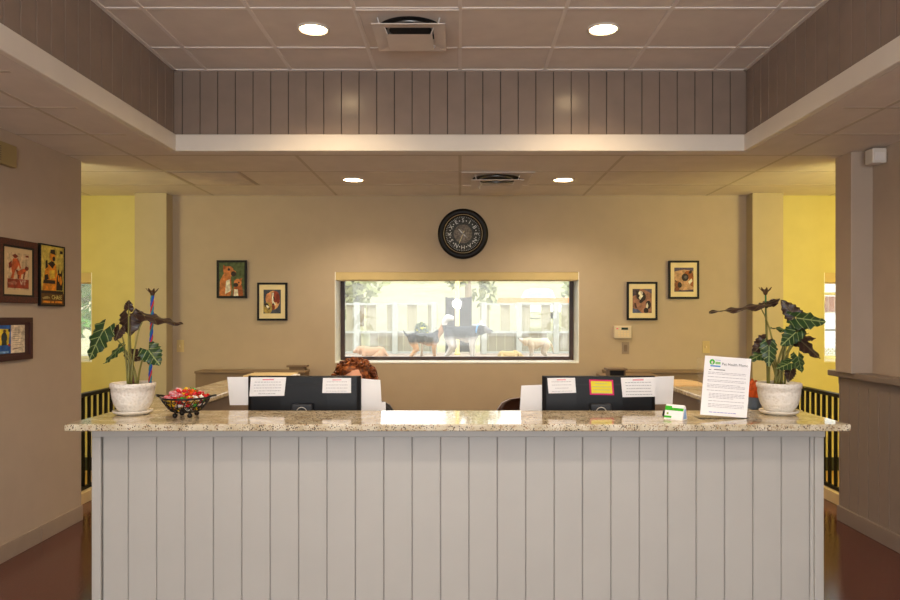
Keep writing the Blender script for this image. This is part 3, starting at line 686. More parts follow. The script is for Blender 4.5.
potted(779, 'bushy arrow-leaf plant in embossed white pot behind the white notice sheet', [
    ((758, 305), (709, 314), 0.0, -0.02, (-0.1, -0.2, 1), 0.055, 'leafd', dict(droop=-0.04, wav=0.7, sx=-0.03)),
    ((766, 303.5), (780, 298.5), 0.02, 0.03, (0, -0.3, 1), 0.045, 'leafd', dict(sx=-0.03)),
    ((797, 318), (826, 322), -0.03, -0.06, (-0.15, -0.75, 0.7), 0.068, 'leafg', dict()),
    ((795, 316), (781, 300), 0.0, 0.03, (-0.4, -1, 0.2), 0.046, 'leafd', dict()),
    ((797, 331), (770, 328), 0.0, -0.03, (0, -0.45, 1), 0.034, 'leafg', dict()),
    ((796, 332), (781, 346), -0.05, -0.07, (0.3, -1, 0.5), 0.05, 'leafg', dict()),
    ((800, 340), (820, 358.5), 0.0, -0.03, (0.3, -0.8, 0.7), 0.058, 'leafd', dict()),
    ((803, 337), (816, 338), 0.03, 0.03, (0, -0.5, 1), 0.036, 'leafd', dict()),
    ((765, 341), (752, 355), -0.01, -0.03, (-0.2, -1, 0.4), 0.042, 'leafd', dict(sx=-0.03)),
    ((769, 346), (769, 367), -0.07, -0.09, (0, -1, 0.3), 0.046, 'leafg', dict(sx=-0.02)),
    ((764, 353), (748, 361), -0.04, -0.07, (-0.2, -0.7, 0.8), 0.036, 'leafg', dict(sx=-0.03)),
    ((790, 363), (776, 369), -0.08, -0.11, (0, -0.8, 0.8), 0.036, 'leafg', dict()),
    ((798, 357), (802, 373), -0.06, -0.08, (0.4, -1, 0.3), 0.044, 'leafg', dict()),
    ((791, 370), (788, 382), -0.05, -0.07, (0.1, -1, 0.2), 0.034, 'leafd', dict()),
    ((798, 326), (806, 333), 0.04, 0.03, (0.2, -0.8, 0.5), 0.044, 'leafd', dict()),
])
def stake(pt, pb, d, label, kind):
    a = P(pb[0], pb[1], d); a.z = ZT + 0.137; b_ = P(pt[0], pt[1], d)
    t = thing('decorative_stake', label, 'garden stake', a); v = b_ - a; L = v.length
    if kind == 'rope':
        for k, c_ in enumerate(((30, 70, 190), (190, 40, 50), (30, 130, 150))):
            MB().tube([v * (i / 60) + Vector((0.0045 * math.cos(i * 0.55 + k * 2.09), 0.0045 * math.sin(i * 0.55 + k * 2.09), 0)) for i in range(61)], 0.0042, 6).build('ribbon_strand', flat(c_, 0.5, var=0.03), t)
    else: MB().tube([v * (i / 8) for i in range(9)], 0.0042, 8).build('rod', flat((34, 110, 60), 0.4, var=0.05), t)
    m = MB(); m.lathe([(0.001, -0.016), (0.008, -0.012), (0.012, 0.0), (0.008, 0.012), (0.001, 0.014)], 16, X=Matrix.Translation(v))
    for i in range(7):
        q = 2 * PI * i / 7; m.add([v + Vector((0.006 * math.cos(q - 0.5), 0.006 * math.sin(q - 0.5), -0.006)), v + Vector((0.006 * math.cos(q + 0.5), 0.006 * math.sin(q + 0.5), -0.006)), v + Vector((0.022 * math.cos(q + 0.25), 0.022 * math.sin(q + 0.25), 0.010)), v + Vector((0.031 * math.cos(q), 0.031 * math.sin(q), 0.022)), v + Vector((0.022 * math.cos(q - 0.25), 0.022 * math.sin(q - 0.25), 0.010))], [(0, 1, 2, 3, 4)], 0)
    fl = m.build('flower_finial', M['brown'], t); so = fl.modifiers.new('t', 'SOLIDIFY'); so.thickness = 0.003
stake((152.5, 293), (150, 384), 3.47, 'blue and red twisted ribbon stake with brown flower tip standing in left pot', 'rope')
stake((765.5, 292), (767.5, 384), 3.47, 'slim green stake with brown flower tip standing in right pot', 'rod')

# candy basket
BD = 3.33; o = P(186, 417, BD); o.z = ZT
t = thing('candy_basket', 'black scrolled wire basket full of wrapped candy on the granite top', 'basket', o)
prof = [(0.05, 0.026), (0.066, 0.032), (0.082, 0.05), (0.097, 0.07), (0.110, 0.092)]
def circ(r, z, n=40): return [(r * math.cos(2 * PI * i / n), r * math.sin(2 * PI * i / n), z) for i in range(n)]
MB().tube(circ(0.110, 0.092), 0.0046, 8, closed=True).build('rim', M['blackm'], t)
m = MB(); m.tube(circ(0.05, 0.026), 0.003, 6, closed=True); m.tube(circ(0.084, 0.053), 0.002, 6, closed=True)
for k in range(20):
    a = 2 * PI * k / 20; m.tube([(r * math.cos(a + 0.12 * math.sin(i * 2.0)), r * math.sin(a + 0.12 * math.sin(i * 2.0)), z) for i, (r, z) in enumerate(prof)], 0.0026, 6)
    for zc, rc, sc in ((0.074, 0.1, 0.009), (0.045, 0.078, 0.007)):      # scrolls between the ribs
        e1 = Vector((-math.sin(a + 0.157), math.cos(a + 0.157), 0)); e2 = Vector((0.5 * math.cos(a + 0.157), 0.5 * math.sin(a + 0.157), 0.86)); c0 = Vector((rc * math.cos(a + 0.157), rc * math.sin(a + 0.157), zc))
        m.tube([c0 + (e1 * math.cos(q * 0.6) + e2 * math.sin(q * 0.6)) * sc * (1 - q / 16) for q in range(13)], 0.0022, 5)
m.tube([(-0.05, 0, 0.026), (0.05, 0, 0.026)], 0.002, 6); m.tube([(0, -0.05, 0.026), (0, 0.05, 0.026)], 0.002, 6)
m.build('wire_bowl', M['blackm'], t)
for q in (-1, 1): MB().tube([(q * 0.104, -0.03, 0.093), (q * 0.12, -0.022, 0.098), (q * 0.137, 0, 0.101), (q * 0.12, 0.022, 0.098), (q * 0.104, 0.03, 0.093)], [0.003, 0.004, 0.005, 0.004, 0.003], 8).build('handle', M['blackm'], t)
for a in (0.9, 2.24, 4.04, 5.38): MB().ball((0.055 * math.cos(a), 0.055 * math.sin(a), 0.0125), 0.012, 0, 12, 8).tube([(0.052 * math.cos(a), 0.052 * math.sin(a), 0.03), (0.055 * math.cos(a), 0.055 * math.sin(a), 0.012)], 0.004, 6).build('ball_foot', M['blackm'], t)
cands = {'red': (206, 30, 34), 'pink and white': (250, 196, 202), 'yellow': (238, 200, 40), 'orange': (238, 104, 24), 'green': (56, 160, 48), 'white': (240, 236, 230)}
protos = {}
def candy_mesh(col):
    m = MB(); m.ball((0, 0, 0), (0.0115, 0.0085, 0.0085), 0, 10, 6)
    if col == 'pink and white':
        for q in range(3): m.tube([(0.0088 * math.cos(a), 0.0088 * math.sin(a), -0.004 + 0.004 * q) for a in [2 * PI * i / 12 for i in range(12)]], 0.0018, 4, 1, closed=True)
    for q in (-1, 1):
        vs = [(q * 0.0105, 0, 0)]; n = 7
        for i in range(n): a = -0.9 + 1.8 * i / (n - 1); vs.append((q * (0.0105 + 0.011 * math.cos(a)), 0.011 * math.sin(a), 0.0022 * (1 if i % 2 else -1)))
        m.add(vs, [(0, i, i + 1) for i in range(1, n)], 0)
    return m.build('wrapped_candy', [flat(cands[col], 0.25, var=0.08, vscale=80), flat((232, 104, 116), 0.3, var=0)], fix=False)
rnd = random.Random(11); spots = []
for z, R_, n in ((0.041, 0.05, 7), (0.058, 0.065, 11), (0.076, 0.079, 15), (0.094, 0.086, 17)):
    for i in range(n): a = 2 * PI * i / n + z * 40; spots.append((R_ * math.cos(a), R_ * math.sin(a), z))
for z, R_, n in ((0.096, 0.055, 11), (0.110, 0.062, 11), (0.112, 0.028, 5), (0.124, 0.036, 6), (0.130, 0.0, 1)):
    for i in range(n): a = 2 * PI * i / n + z * 31; spots.append((R_ * math.cos(a), R_ * math.sin(a), z))
for x, y, z in spots:
    if z > 0.09: col = rnd.choice(['pink and white'] * 6 + ['white', 'red']) if x < 0.0 else rnd.choice(['green', 'orange', 'orange', 'red', 'yellow'] if x < 0.035 else ['white', 'white', 'pink and white', 'orange', 'red'])
    else: col = rnd.choice(['red', 'red', 'yellow', 'yellow', 'orange', 'white', 'green'])
    if col not in protos: c_ = protos[col] = candy_mesh(col)
    else: c_ = protos[col].copy(); C.objects.link(c_)
    c_.location = o + Vector((x, y, z)); c_.rotation_euler = (rnd.uniform(-0.6, 0.6), rnd.uniform(-0.6, 0.6), rnd.uniform(0, 6.3))
    tag(c_, '%s wrapped candy %s the black wire basket' % (col, 'heaped on top of' if z > 0.09 else 'seen through the wires of'), 'candy', 'wrapped candies in the wire basket')

# notice sheet on a slanted holder
o = P(723.5, 419, 3.27); o.z = ZT + 0.001
t = thing('notice_stand', 'white printed memo sheet with green logo leaning in clear slanted holder', 'sign', o, (0, 0, math.radians(3)))
TL = math.radians(-6); X = Matrix.Rotation(TL, 4, 'X')
pw, phh = 0.108, 0.272
acr = glass_mat('clear_acrylic', 0.03)
m = MB(); m.box(-pw - 0.004, pw + 0.012, 0.0012, 0.0032, 0.001, phh + 0.004, X=X); m.box(-pw - 0.004, pw + 0.012, 0.004, 0.085, 0.0, 0.0025); m.build('holder', acr, t)
X = X @ Matrix.Translation((pw, 0, 0.003)) @ Matrix.Rotation(math.radians(4.5), 4, 'Y') @ Matrix(((1, 0, 0.05, 0), (0, 1, 0, 0), (0, 0, 1, 0), (0, 0, 0, 1))) @ Matrix.Translation((-pw, 0, -0.003))
MB().box(-pw, pw, 0.0, 0.0011, 0.002, phh, X=X).build('sheet', M['paper'], t)
FX = X @ Matrix.Rotation(PI / 2, 4, 'X')
m = MB(); rnd = random.Random(5)
def q_(x0, x1, z0, z1, mat): m.add([(x0, -0.0006, z0), (x1, -0.0006, z0), (x1, -0.0006, z1), (x0, -0.0006, z1)], [(0, 1, 2, 3)], mat, False, X)
z = phh - 0.075
while z > 0.035:
    x = -0.088; wd = 0.088 if rnd.random() < 0.75 else rnd.uniform(-0.02, 0.06)
    ind = 0.0 if z > 0.11 else 0.012
    while x + ind < wd: l_ = rnd.uniform(0.006, 0.018); q_(x + ind, min(x + ind + l_, 0.09), z, z + 0.0022, 0); x += l_ + 0.003
    z -= 0.0065 if rnd.random() < 0.72 else 0.014
x = -0.07
while x < 0.05: l_ = rnd.uniform(0.006, 0.018); q_(x, x + l_, 0.016, 0.0185, 2); x += l_ + 0.003
q_(-0.085, -0.075, phh - 0.064, phh - 0.0615, 1); q_(-0.062, -0.01, phh - 0.0625, phh - 0.0595, 1)
m.build('printed_text', [M['ink'], M['inkdark'], flat((110, 110, 200), 0.8, var=0)], t, fix=False)
m = MB(); m.text('Pet Health Memo', 0.0172, Matrix.Translation((0, -0.0, 0)) @ X @ Matrix.Translation((0.034, -0.0008, phh - 0.034)) @ Matrix.Rotation(PI / 2, 4, 'X')); m.build('title', M['inkdark'], t, fix=False)
m = MB(); zc = phh - 0.027
m.add([(-0.073 + 0.0125 * math.cos(a), -0.0008, zc + 0.0125 * math.sin(a)) for a in [2 * PI * i / 24 for i in range(24)]], [tuple(range(24))], 0, False, X)
m.add([(-0.079, -0.0012, zc - 0.001), (-0.073, -0.0012, zc + 0.006), (-0.067, -0.0012, zc - 0.001), (-0.069, -0.0012, zc - 0.001), (-0.069, -0.0012, zc - 0.008), (-0.077, -0.0012, zc - 0.008), (-0.077, -0.0012, zc - 0.001)], [tuple(range(7))], 2, False, X)
m.add([(-0.08, -0.0008, zc - 0.021), (-0.033, -0.0008, zc - 0.021), (-0.033, -0.0008, zc - 0.015), (-0.08, -0.0008, zc - 0.015)], [(0, 1, 2, 3)], 1, False, X)
m.add([(-0.058, -0.0008, zc - 0.009), (-0.034, -0.0008, zc - 0.009), (-0.034, -0.0008, zc + 0.002), (-0.058, -0.0008, zc + 0.002)], [(0, 1, 2, 3)], 3, False, X)
m.add([(-0.06, -0.0008, zc + 0.008), (-0.034, -0.0008, zc + 0.008), (-0.034, -0.0008, zc + 0.011), (-0.06, -0.0008, zc + 0.011)], [(0, 1, 2, 3)], 4, False, X)
m.build('logo', [M['green'], M['blue'], M['ceramic'], M['lgreen'], flat((190, 200, 230), 0.8, var=0)], t, fix=False)

# tissue tub behind the sheet
o = P(754.5, 410, 3.62); o.z = ZT
t = thing('tissue_tub', 'small blue grey tub with orange crumpled wrap poking out behind notice sheet', 'container', o)
MB().lathe([(0.0, 0.0), (0.03, 0.0), (0.034, 0.003), (0.036, 0.055), (0.033, 0.06), (0.03, 0.056), (0.0, 0.05)], 28, cap=False).build('tub', M['bluegrey'], t)
m = MB(); rnd = random.Random(2); n = 18; vs = []; fs = []
for j, (r, z) in enumerate(((0.02, 0.05), (0.034, 0.075), (0.042, 0.10), (0.03, 0.125), (0.012, 0.145))):
    for i in range(n): a = 2 * PI * i / n; rr = r * rnd.uniform(0.75, 1.2); vs.append((rr * math.cos(a), rr * math.sin(a), z + rnd.uniform(-0.008, 0.008)))
for j in range(4):
    for i in range(n): k = (i + 1) % n; fs.append((j * n + i, j * n + k, j * n + n + k, j * n + n + i))
m.add(vs, fs).build('crumpled_wrap', M['orangep'], t)
# card carton
o = P(675.5, 417, 3.26); o.z = ZT
t = thing('card_box', 'small white and green tent-shaped carton of cards left of notice sheet', 'box', o, (0, 0, math.radians(-42)))
hw = 0.044
pr = [(-0.027, 0.0), (0.027, 0.0), (0.012, 0.058), (0.0, 0.066), (-0.006, 0.060)]
R90 = Matrix.Rotation(PI / 2, 4, 'Z')
m = MB(); m.prism([(a, z) for a, z in pr], -hw, hw, 0, X=R90 @ Matrix.Identity(4)); m.build('carton', [M['paper']], t, bevel=0.001)
# the printed front face runs from (y=-0.027,z=0) to (y=-0.006,z=0.06)
def cf(u0, u1, v0, v1, mat, mm):
    def at(u, v): return Vector((-hw + 2 * hw * u, -0.027 + 0.021 * v - 0.0009, 0.06 * v + 0.0004))
    mm.add([at(u0, v0), at(u1, v0), at(u1, v1), at(u0, v1)], [(0, 1, 2, 3)], mat)
m = MB(); cf(0.0, 0.36, 0.66, 0.98, 0, m); cf(0.36, 1.0, 0.66, 0.86, 0, m); cf(0.0, 0.4, 0.12, 0.26, 0, m); cf(0.12, 0.22, 0.36, 0.5, 1, m); cf(0.42, 0.5, 0.7, 0.82, 1, m)
m.build('printed_label', [M['green'], flat((150, 190, 40), 0.6, var=0)], t, fix=False)
MB().add([(hw + 0.0008, -0.018, 0.004), (hw + 0.0008, 0.018, 0.004), (hw + 0.0008, 0.008, 0.048), (hw + 0.0008, -0.004, 0.048)], [(0, 1, 2, 3)]).build('end_panel', flat((150, 186, 236), 0.5, var=0.03), t, fix=False)
o = P(664.5, 410, 3.38); o.z = ZT
t = thing('binder_clip', 'small black clip lying left of the white and green card carton', 'clip', o)
MB().prism([(-0.008, 0), (0.008, 0), (0.003, 0.022), (-0.003, 0.022)], -0.012, 0.012).build('body', M['black'], t, bevel=0.001)
MB().tube([(-0.004, 0, 0.02), (-0.006, -0.006, 0.03), (-0.006, 0.006, 0.03), (-0.004, 0, 0.02)], 0.001, 5).build('wire_handle', M['steel'], t)
tag(MB().add([(-0.11, -0.28, 0), (0.10, -0.28, 0), (0.13, 0.02, 0), (0.085, 0.18, 0), (-0.11, 0.18, 0), (-0.11, -0.28, 0.006), (0.10, -0.28, 0.006), (0.13, 0.02, 0.006), (0.085, 0.18, 0.006), (-0.11, 0.18, 0.006)],
    [(4, 3, 2, 1, 0), (5, 6, 7, 8, 9)] + [(i, (i + 1) % 5, (i + 1) % 5 + 5, i + 5) for i in range(5)]).build('file_folder', M['manila'], loc=(1.545, 5.06, ZT)), 'cream folder lying on far end of the right side counter', 'folder')
o = P(283, 373, 6.86); 
t = thing('paper_stack', 'stack of cream papers on file cabinet behind the left monitor', 'papers', (-1.68, 6.52, 0.98))
MB().box(-0.25, 0.16, -0.12, 0.25, 0, 0.06).build('pages', M['cream'], t, bevel=0.002); MB().box(0.165, 0.21, -0.10, 0.1, 0, 0.058).build('loose_sheet', M['paper'], t)

# ================================================================ WALL THINGS
# clock
o = P(463, 234, YB)
t = thing('wall_clock', 'large round black wall clock with lettered dial above window', 'clock', o, (PI / 2, 0, 0))
R0 = 0.25
MB().lathe([(0.175, 0.0), (R0 - 0.01, 0.0), (R0, 0.01), (R0 - 0.004, 0.03), (R0 - 0.03, 0.042), (R0 - 0.055, 0.034), (0.19, 0.022), (0.175, 0.014)], 64, cap=False).build('rim', flat((11, 8, 7), 0.45, spec=0.3, var=0.05), t)
MB().tube(circ(0.19, 0.026, 64), 0.0028, 6, closed=True).build('gold_ring', flat((206, 184, 140), 0.4, metal=0.2), t)
MB().lathe([(0.178, 0.008), (0.178, 0.012), (0.1, 0.0125), (0.001, 0.0125)], 64, cap=False).build('dial', flat((60, 64, 62), 0.6, var=0.25, vscale=40), t)
MB().lathe([(0.092, 0.0128), (0.092, 0.0135), (0.001, 0.0136)], 48, cap=False).build('dial_center', flat((132, 126, 120), 0.6, var=0.3, vscale=60), t)
m = MB()
for k, ch in enumerate('SIBENAHNSKXE'):
    a = PI / 2 - 2 * PI * k / 12
    m.text(ch, 0.056, Matrix.Translation((0.132 * math.cos(a), 0.132 * math.sin(a), 0.0142)) @ Matrix.Rotation(a - PI / 2, 4, 'Z'))
    a -= PI / 12; m.add([(0.132 * math.cos(a) + 0.006 * math.cos(q), 0.132 * math.sin(a) + 0.006 * math.sin(q), 0.0142) for q in [2 * PI * i / 10 for i in range(10)]], [tuple(range(10))])
for k in range(60):
    a = 2 * PI * k / 60; X_ = Matrix.Rotation(a, 4, 'Z'); m.add([(0.160, -0.0015, 0.0142), (0.172, -0.0015, 0.0142), (0.172, 0.0015, 0.0142), (0.160, 0.0015, 0.0142)], [(0, 1, 2, 3)], 0, False, X_)
m.build('lettering', flat((236, 240, 240), 0.5, var=0), t, fix=False)
def hand(name, ang, L, w_, z, mt):
    X_ = Matrix.Rotation(ang, 4, 'Z'); MB().add([(-0.03, -w_, z), (L * 0.7, -w_, z), (L, 0, z), (L * 0.7, w_, z), (-0.03, w_, z), (-0.03, -w_, z + 0.002), (L * 0.7, -w_, z + 0.002), (L, 0, z + 0.002), (L * 0.7, w_, z + 0.002), (-0.03, w_, z + 0.002)], [(4, 3, 2, 1, 0), (5, 6, 7, 8, 9)] + [(i, (i + 1) % 5, (i + 1) % 5 + 5, i + 5) for i in range(5)], 0, False, X_).build(name, mt, t)
hand('hour_hand', math.radians(133), 0.07, 0.005, 0.016, flat((222, 226, 230), 0.4, var=0)); hand('minute_hand', math.radians(248), 0.115, 0.004, 0.019, flat((226, 216, 170), 0.4, var=0)); hand('second_hand', math.radians(316), 0.06, 0.002, 0.022, flat((222, 226, 230), 0.4, var=0))
MB().lathe([(0.008, 0.014), (0.008, 0.026), (0.001, 0.027)], 16, cap=False).build('hub', M['steel'], t)

# pictures: flat painted shapes inside a frame
AM = {}
def amat(c): return flat(c, 0.7, var=0.2, vscale=34)
def art(parent, w_, h_, z, bg, shapes, name='artwork', texts=()):
    """shapes: ('e',cx,cy,rx,ry,rot,col) or ('p',[(x,y)..],col) in 0..1 of the picture, painted in order"""
    m = MB(); mats = [amat(bg)]; idx = {bg: 0}
    m.add([(-w_ / 2, -h_ / 2, z), (w_ / 2, -h_ / 2, z), (w_ / 2, h_ / 2, z), (-w_ / 2, h_ / 2, z)], [(0, 1, 2, 3)], 0)
    for k, s_ in enumerate(shapes):
        col = s_[-1]
        if col not in idx: idx[col] = len(mats); mats.append(amat(col))
        if s_[0] == 'e':
            _, cx_, cy_, rx, ry, ro, _ = s_; pts = []
            for i in range(20): a = 2 * PI * i / 20; x, y = rx * math.cos(a), ry * math.sin(a); pts.append((cx_ + x * math.cos(ro) - y * math.sin(ro), cy_ + x * math.sin(ro) + y * math.cos(ro)))
        else: pts = s_[1]
        zz = z + 0.0001 * (k + 1); m.add([((min(1, max(0, x)) - 0.5) * w_, (min(1, max(0, y)) - 0.5) * h_, zz) for x, y in pts], [tuple(range(len(pts)))], idx[col])
    for txt, x, y, sz, col in texts:
        if col not in idx: idx[col] = len(mats); mats.append(amat(col))
        m.text(txt, sz * h_, Matrix.Translation(((x - 0.5) * w_, (y - 0.5) * h_, z + 0.0001 * (len(shapes) + 3))), idx[col])
    return m.build(name, mats, parent, fix=False)
def frame_ring(w_, h_, b_, d, z0=0.0):
    m = MB(); m.box(-w_ / 2, w_ / 2, h_ / 2 - b_, h_ / 2, z0, d); m.box(-w_ / 2, w_ / 2, -h_ / 2, -h_ / 2 + b_, z0, d); m.box(-w_ / 2, -w_ / 2 + b_, -h_ / 2 + b_, h_ / 2 - b_, z0, d); m.box(w_ / 2 - b_, w_ / 2, -h_ / 2 + b_, h_ / 2 - b_, z0, d); return m
def picture(label, o, rot, w_, h_, b_, d, fm, mat_m, mw, bg, shapes, texts=(), inner=None):
    t = thing('picture_frame', label, 'picture', o, rot)
    frame_ring(w_, h_, b_, d).build('frame', fm, t, bevel=0.002)
    if inner is not None: frame_ring(w_ - 2 * b_ + 0.002, h_ - 2 * b_ + 0.002, 0.014, d - 0.001).build('inner_molding', inner, t)
    iw, ih = w_ - 2 * b_, h_ - 2 * b_
    zf = d - 0.006
    if mat_m is not None: MB().box(-iw / 2, iw / 2, -ih / 2, ih / 2, 0.002, zf - 0.0005).build('mat_board', mat_m, t)
    else: MB().box(-iw / 2, iw / 2, -ih / 2, ih / 2, 0.002, zf - 0.0005).build('backing', M['black'], t)
    art(t, iw - 2 * mw[0], ih - 2 * mw[1], zf - 0.0002, bg, shapes, texts=texts)
    return t
RB = (PI / 2, 0, 0)
TAN = (196, 120, 60); TAN2 = (160, 84, 36); DK = (44, 32, 28); WH = (230, 216, 190)
picture('black framed painting of two tan short-haired dogs on green, without mat', P(232.3, 279.3, YB - 0.003), RB, 0.297, 0.375, 0.022, 0.025, M['black'], None, (0, 0), (78, 92, 54), [
    ('p', [(0, 0), (1, 0), (1, 0.2), (0, 0.25)], (110, 100, 66)), ('p', [(0.02, 0), (0.04, 0.45), (0.2, 0.68), (0.46, 0.62), (0.5, 0.25), (0.45, 0)], TAN), ('p', [(0.24, 0.05), (0.28, 0.45), (0.42, 0.5), (0.46, 0.15)], WH), ('e', 0.37, 0.76, 0.2, 0.13, 0.1, TAN), ('p', [(0.16, 0.78), (0.18, 0.93), (0.32, 0.84)], TAN2),
    ('e', 0.5, 0.68, 0.17, 0.09, 0.1, TAN), ('e', 0.57, 0.66, 0.1, 0.08, 0, DK), ('e', 0.39, 0.79, 0.05, 0.04, 0, DK), ('p', [(0.55, 0), (0.58, 0.25), (0.7, 0.4), (0.9, 0.32), (0.95, 0)], TAN2), ('p', [(0.58, 0), (0.6, 0.2), (0.74, 0.2), (0.76, 0)], WH), ('e', 0.74, 0.4, 0.15, 0.11, 0, TAN), ('e', 0.66, 0.33, 0.1, 0.06, 0, DK), ('e', 0.78, 0.4, 0.03, 0.025, 0, DK), ('p', [(0.86, 0.42), (0.92, 0.54), (0.8, 0.5)], TAN2)])
picture('black framed matted print of brown and white hound heads in round halo', P(272.7, 301.6, YB - 0.003), RB, 0.297, 0.375, 0.02, 0.025, M['black'], M['matc'], (0.043, 0.05), (62, 66, 76), [
    ('e', 0.56, 0.56, 0.38, 0.4, 0, (212, 160, 104)), ('e', 0.32, 0.6, 0.2, 0.26, 0.2, (206, 140, 90)), ('e', 0.68, 0.7, 0.24, 0.24, 0.2, (140, 56, 26)), ('e', 0.84, 0.62, 0.1, 0.22, 0, (118, 40, 18)), ('p', [(0.48, 0.85), (0.6, 0.88), (0.56, 0.55), (0.72, 0.36), (0.54, 0.34), (0.48, 0.5)], WH), ('e', 0.6, 0.64, 0.04, 0.08, 0.3, DK), ('e', 0.56, 0.38, 0.07, 0.05, 0, DK),
    ('e', 0.56, 0.26, 0.1, 0.12, 0, (120, 50, 26)), ('e', 0.24, 0.22, 0.26, 0.26, 0, (176, 150, 74)), ('e', 0.18, 0.34, 0.14, 0.09, -0.4, DK), ('e', 0.24, 0.28, 0.11, 0.05, -0.5, WH), ('e', 0.32, 0.2, 0.04, 0.05, 0, DK)])
picture('black framed matted print of black and white dog heads on pinkish ground', P(641.7, 301, YB - 0.003), RB, 0.302, 0.378, 0.02, 0.025, M['black'], M['matc'], (0.036, 0.05), (150, 106, 84), [
    ('p', [(0, 1), (0.4, 1), (0.2, 0.75), (0, 0.7)], (70, 56, 66)), ('p', [(0, 0), (0.5, 0), (0.3, 0.14), (0, 0.2)], (84, 92, 120)), ('p', [(0.55, 1), (1, 1), (1, 0.8)], (96, 84, 100)), ('p', [(0.15, 0.95), (0.22, 0.6), (0.34, 0.55), (0.36, 0.9)], DK), ('e', 0.5, 0.68, 0.19, 0.2, 0.3, DK), ('e', 0.42, 0.82, 0.12, 0.09, 0, WH), ('p', [(0.32, 0.62), (0.4, 0.78), (0.56, 0.72), (0.48, 0.64), (0.4, 0.54)], WH), ('e', 0.46, 0.5, 0.12, 0.07, 0.5, DK),
    ('p', [(0.08, 0.4), (0.14, 0.22), (0.24, 0.2), (0.16, 0.42)], (76, 44, 36)), ('e', 0.82, 0.34, 0.14, 0.17, 0, DK), ('p', [(0.7, 0.3), (0.76, 0.44), (0.82, 0.3), (0.78, 0.18), (0.7, 0.2)], WH), ('e', 0.7, 0.1, 0.12, 0.12, 0.3, DK)])
picture('black framed matted print of two brown boxer type dogs, highest frame at right', P(683.3, 279.8, YB - 0.003), RB, 0.302, 0.378, 0.02, 0.025, M['black'], M['matc'], (0.036, 0.05), (190, 150, 108), [
    ('p', [(0, 1), (1, 1), (1, 0.86), (0.5, 0.92), (0, 0.84)], (84, 76, 96)), ('p', [(0, 0), (1, 0), (1, 0.1), (0.4, 0.06), (0, 0.12)], (80, 66, 84)), ('e', 0.76, 0.7, 0.24, 0.17, -0.2, (150, 84, 36)), ('p', [(0.75, 0.6), (1, 0.65), (1, 0.2), (0.85, 0.25)], (146, 84, 40)), ('e', 0.56, 0.6, 0.18, 0.16, 0, DK), ('e', 0.6, 0.6, 0.08, 0.07, 0, (90, 84, 84)), ('p', [(0.72, 0.42), (0.9, 0.55), (0.95, 0.45), (0.8, 0.3)], WH), ('e', 0.84, 0.82, 0.09, 0.06, 0.6, DK),
    ('e', 0.16, 0.3, 0.15, 0.15, 0, (150, 90, 50)), ('e', 0.28, 0.28, 0.11, 0.12, 0, DK), ('p', [(0.02, 0.44), (0.08, 0.5), (0.14, 0.38)], DK), ('e', 0.14, 0.12, 0.12, 0.1, 0, (120, 70, 40))])
# left wall (faces +x): local x -> +y, local y -> +z, local z -> +x
RL = (PI / 2, 0, PI / 2)
def lw(y0, y1, z0, z1): return Vector((XL + 0.002, (y0 + y1) / 2, (z0 + z1) / 2)), y1 - y0, z1 - z0
OR = (196, 92, 44); OD = (120, 44, 22)
o, w_, h_ = lw(4.52, 4.936, 1.655, 2.07)
man = [('p', [(0.02, 0.04), (0.98, 0.04), (0.98, 0.29), (0.02, 0.29)], (150, 60, 36)), ('e', 0.36, 0.90, 0.09, 0.05, 0, OD), ('p', [(0.2, 0.92), (0.36, 0.97), (0.52, 0.9), (0.36, 0.89)], OD), ('p', [(0.18, 0.62), (0.26, 0.84), (0.46, 0.85), (0.54, 0.7), (0.42, 0.56), (0.2, 0.54)], OR), ('p', [(0.46, 0.84), (0.54, 0.78), (0.62, 0.6), (0.56, 0.56)], OR), ('p', [(0.06, 0.7), (0.2, 0.78), (0.2, 0.6), (0.08, 0.56)], OD), ('p', [(0.18, 0.56), (0.4, 0.58), (0.32, 0.44), (0.28, 0.30), (0.14, 0.30), (0.22, 0.44)], OR), ('p', [(0.36, 0.56), (0.5, 0.52), (0.6, 0.36), (0.58, 0.30), (0.46, 0.30), (0.46, 0.4)], OD), ('e', 0.66, 0.5, 0.22, 0.07, 0.3, OR), ('e', 0.88, 0.6, 0.09, 0.06, 0, OD), ('p', [(0.56, 0.46), (0.64, 0.46), (0.6, 0.30), (0.52, 0.30)], OR), ('p', [(0.74, 0.5), (0.82, 0.5), (0.76, 0.30), (0.7, 0.30)], OD), ('p', [(0.02, 0.18), (0.3, 0.24), (0.44, 0.2), (0.4, 0.14), (0.08, 0.13)], (176, 110, 84)), ('p', [(0.82, 0.96), (0.97, 0.96), (0.97, 0.91), (0.82, 0.91)], OD)]
picture('wide cherry framed poster of orange handler crouching with dog on cream mat', o, RL, w_, h_, 0.042, 0.024, M['gwood'], M['matb'], (0.048, 0.045), (206, 180, 140), man, [('VIT', 0.7, 0.19, 0.19, (230, 210, 180))], inner=M['black'])
o, w_, h_ = lw(4.972, 5.282, 1.64, 2.075)
YL = (206, 186, 84); OY = (226, 140, 30); KK = (40, 26, 16)
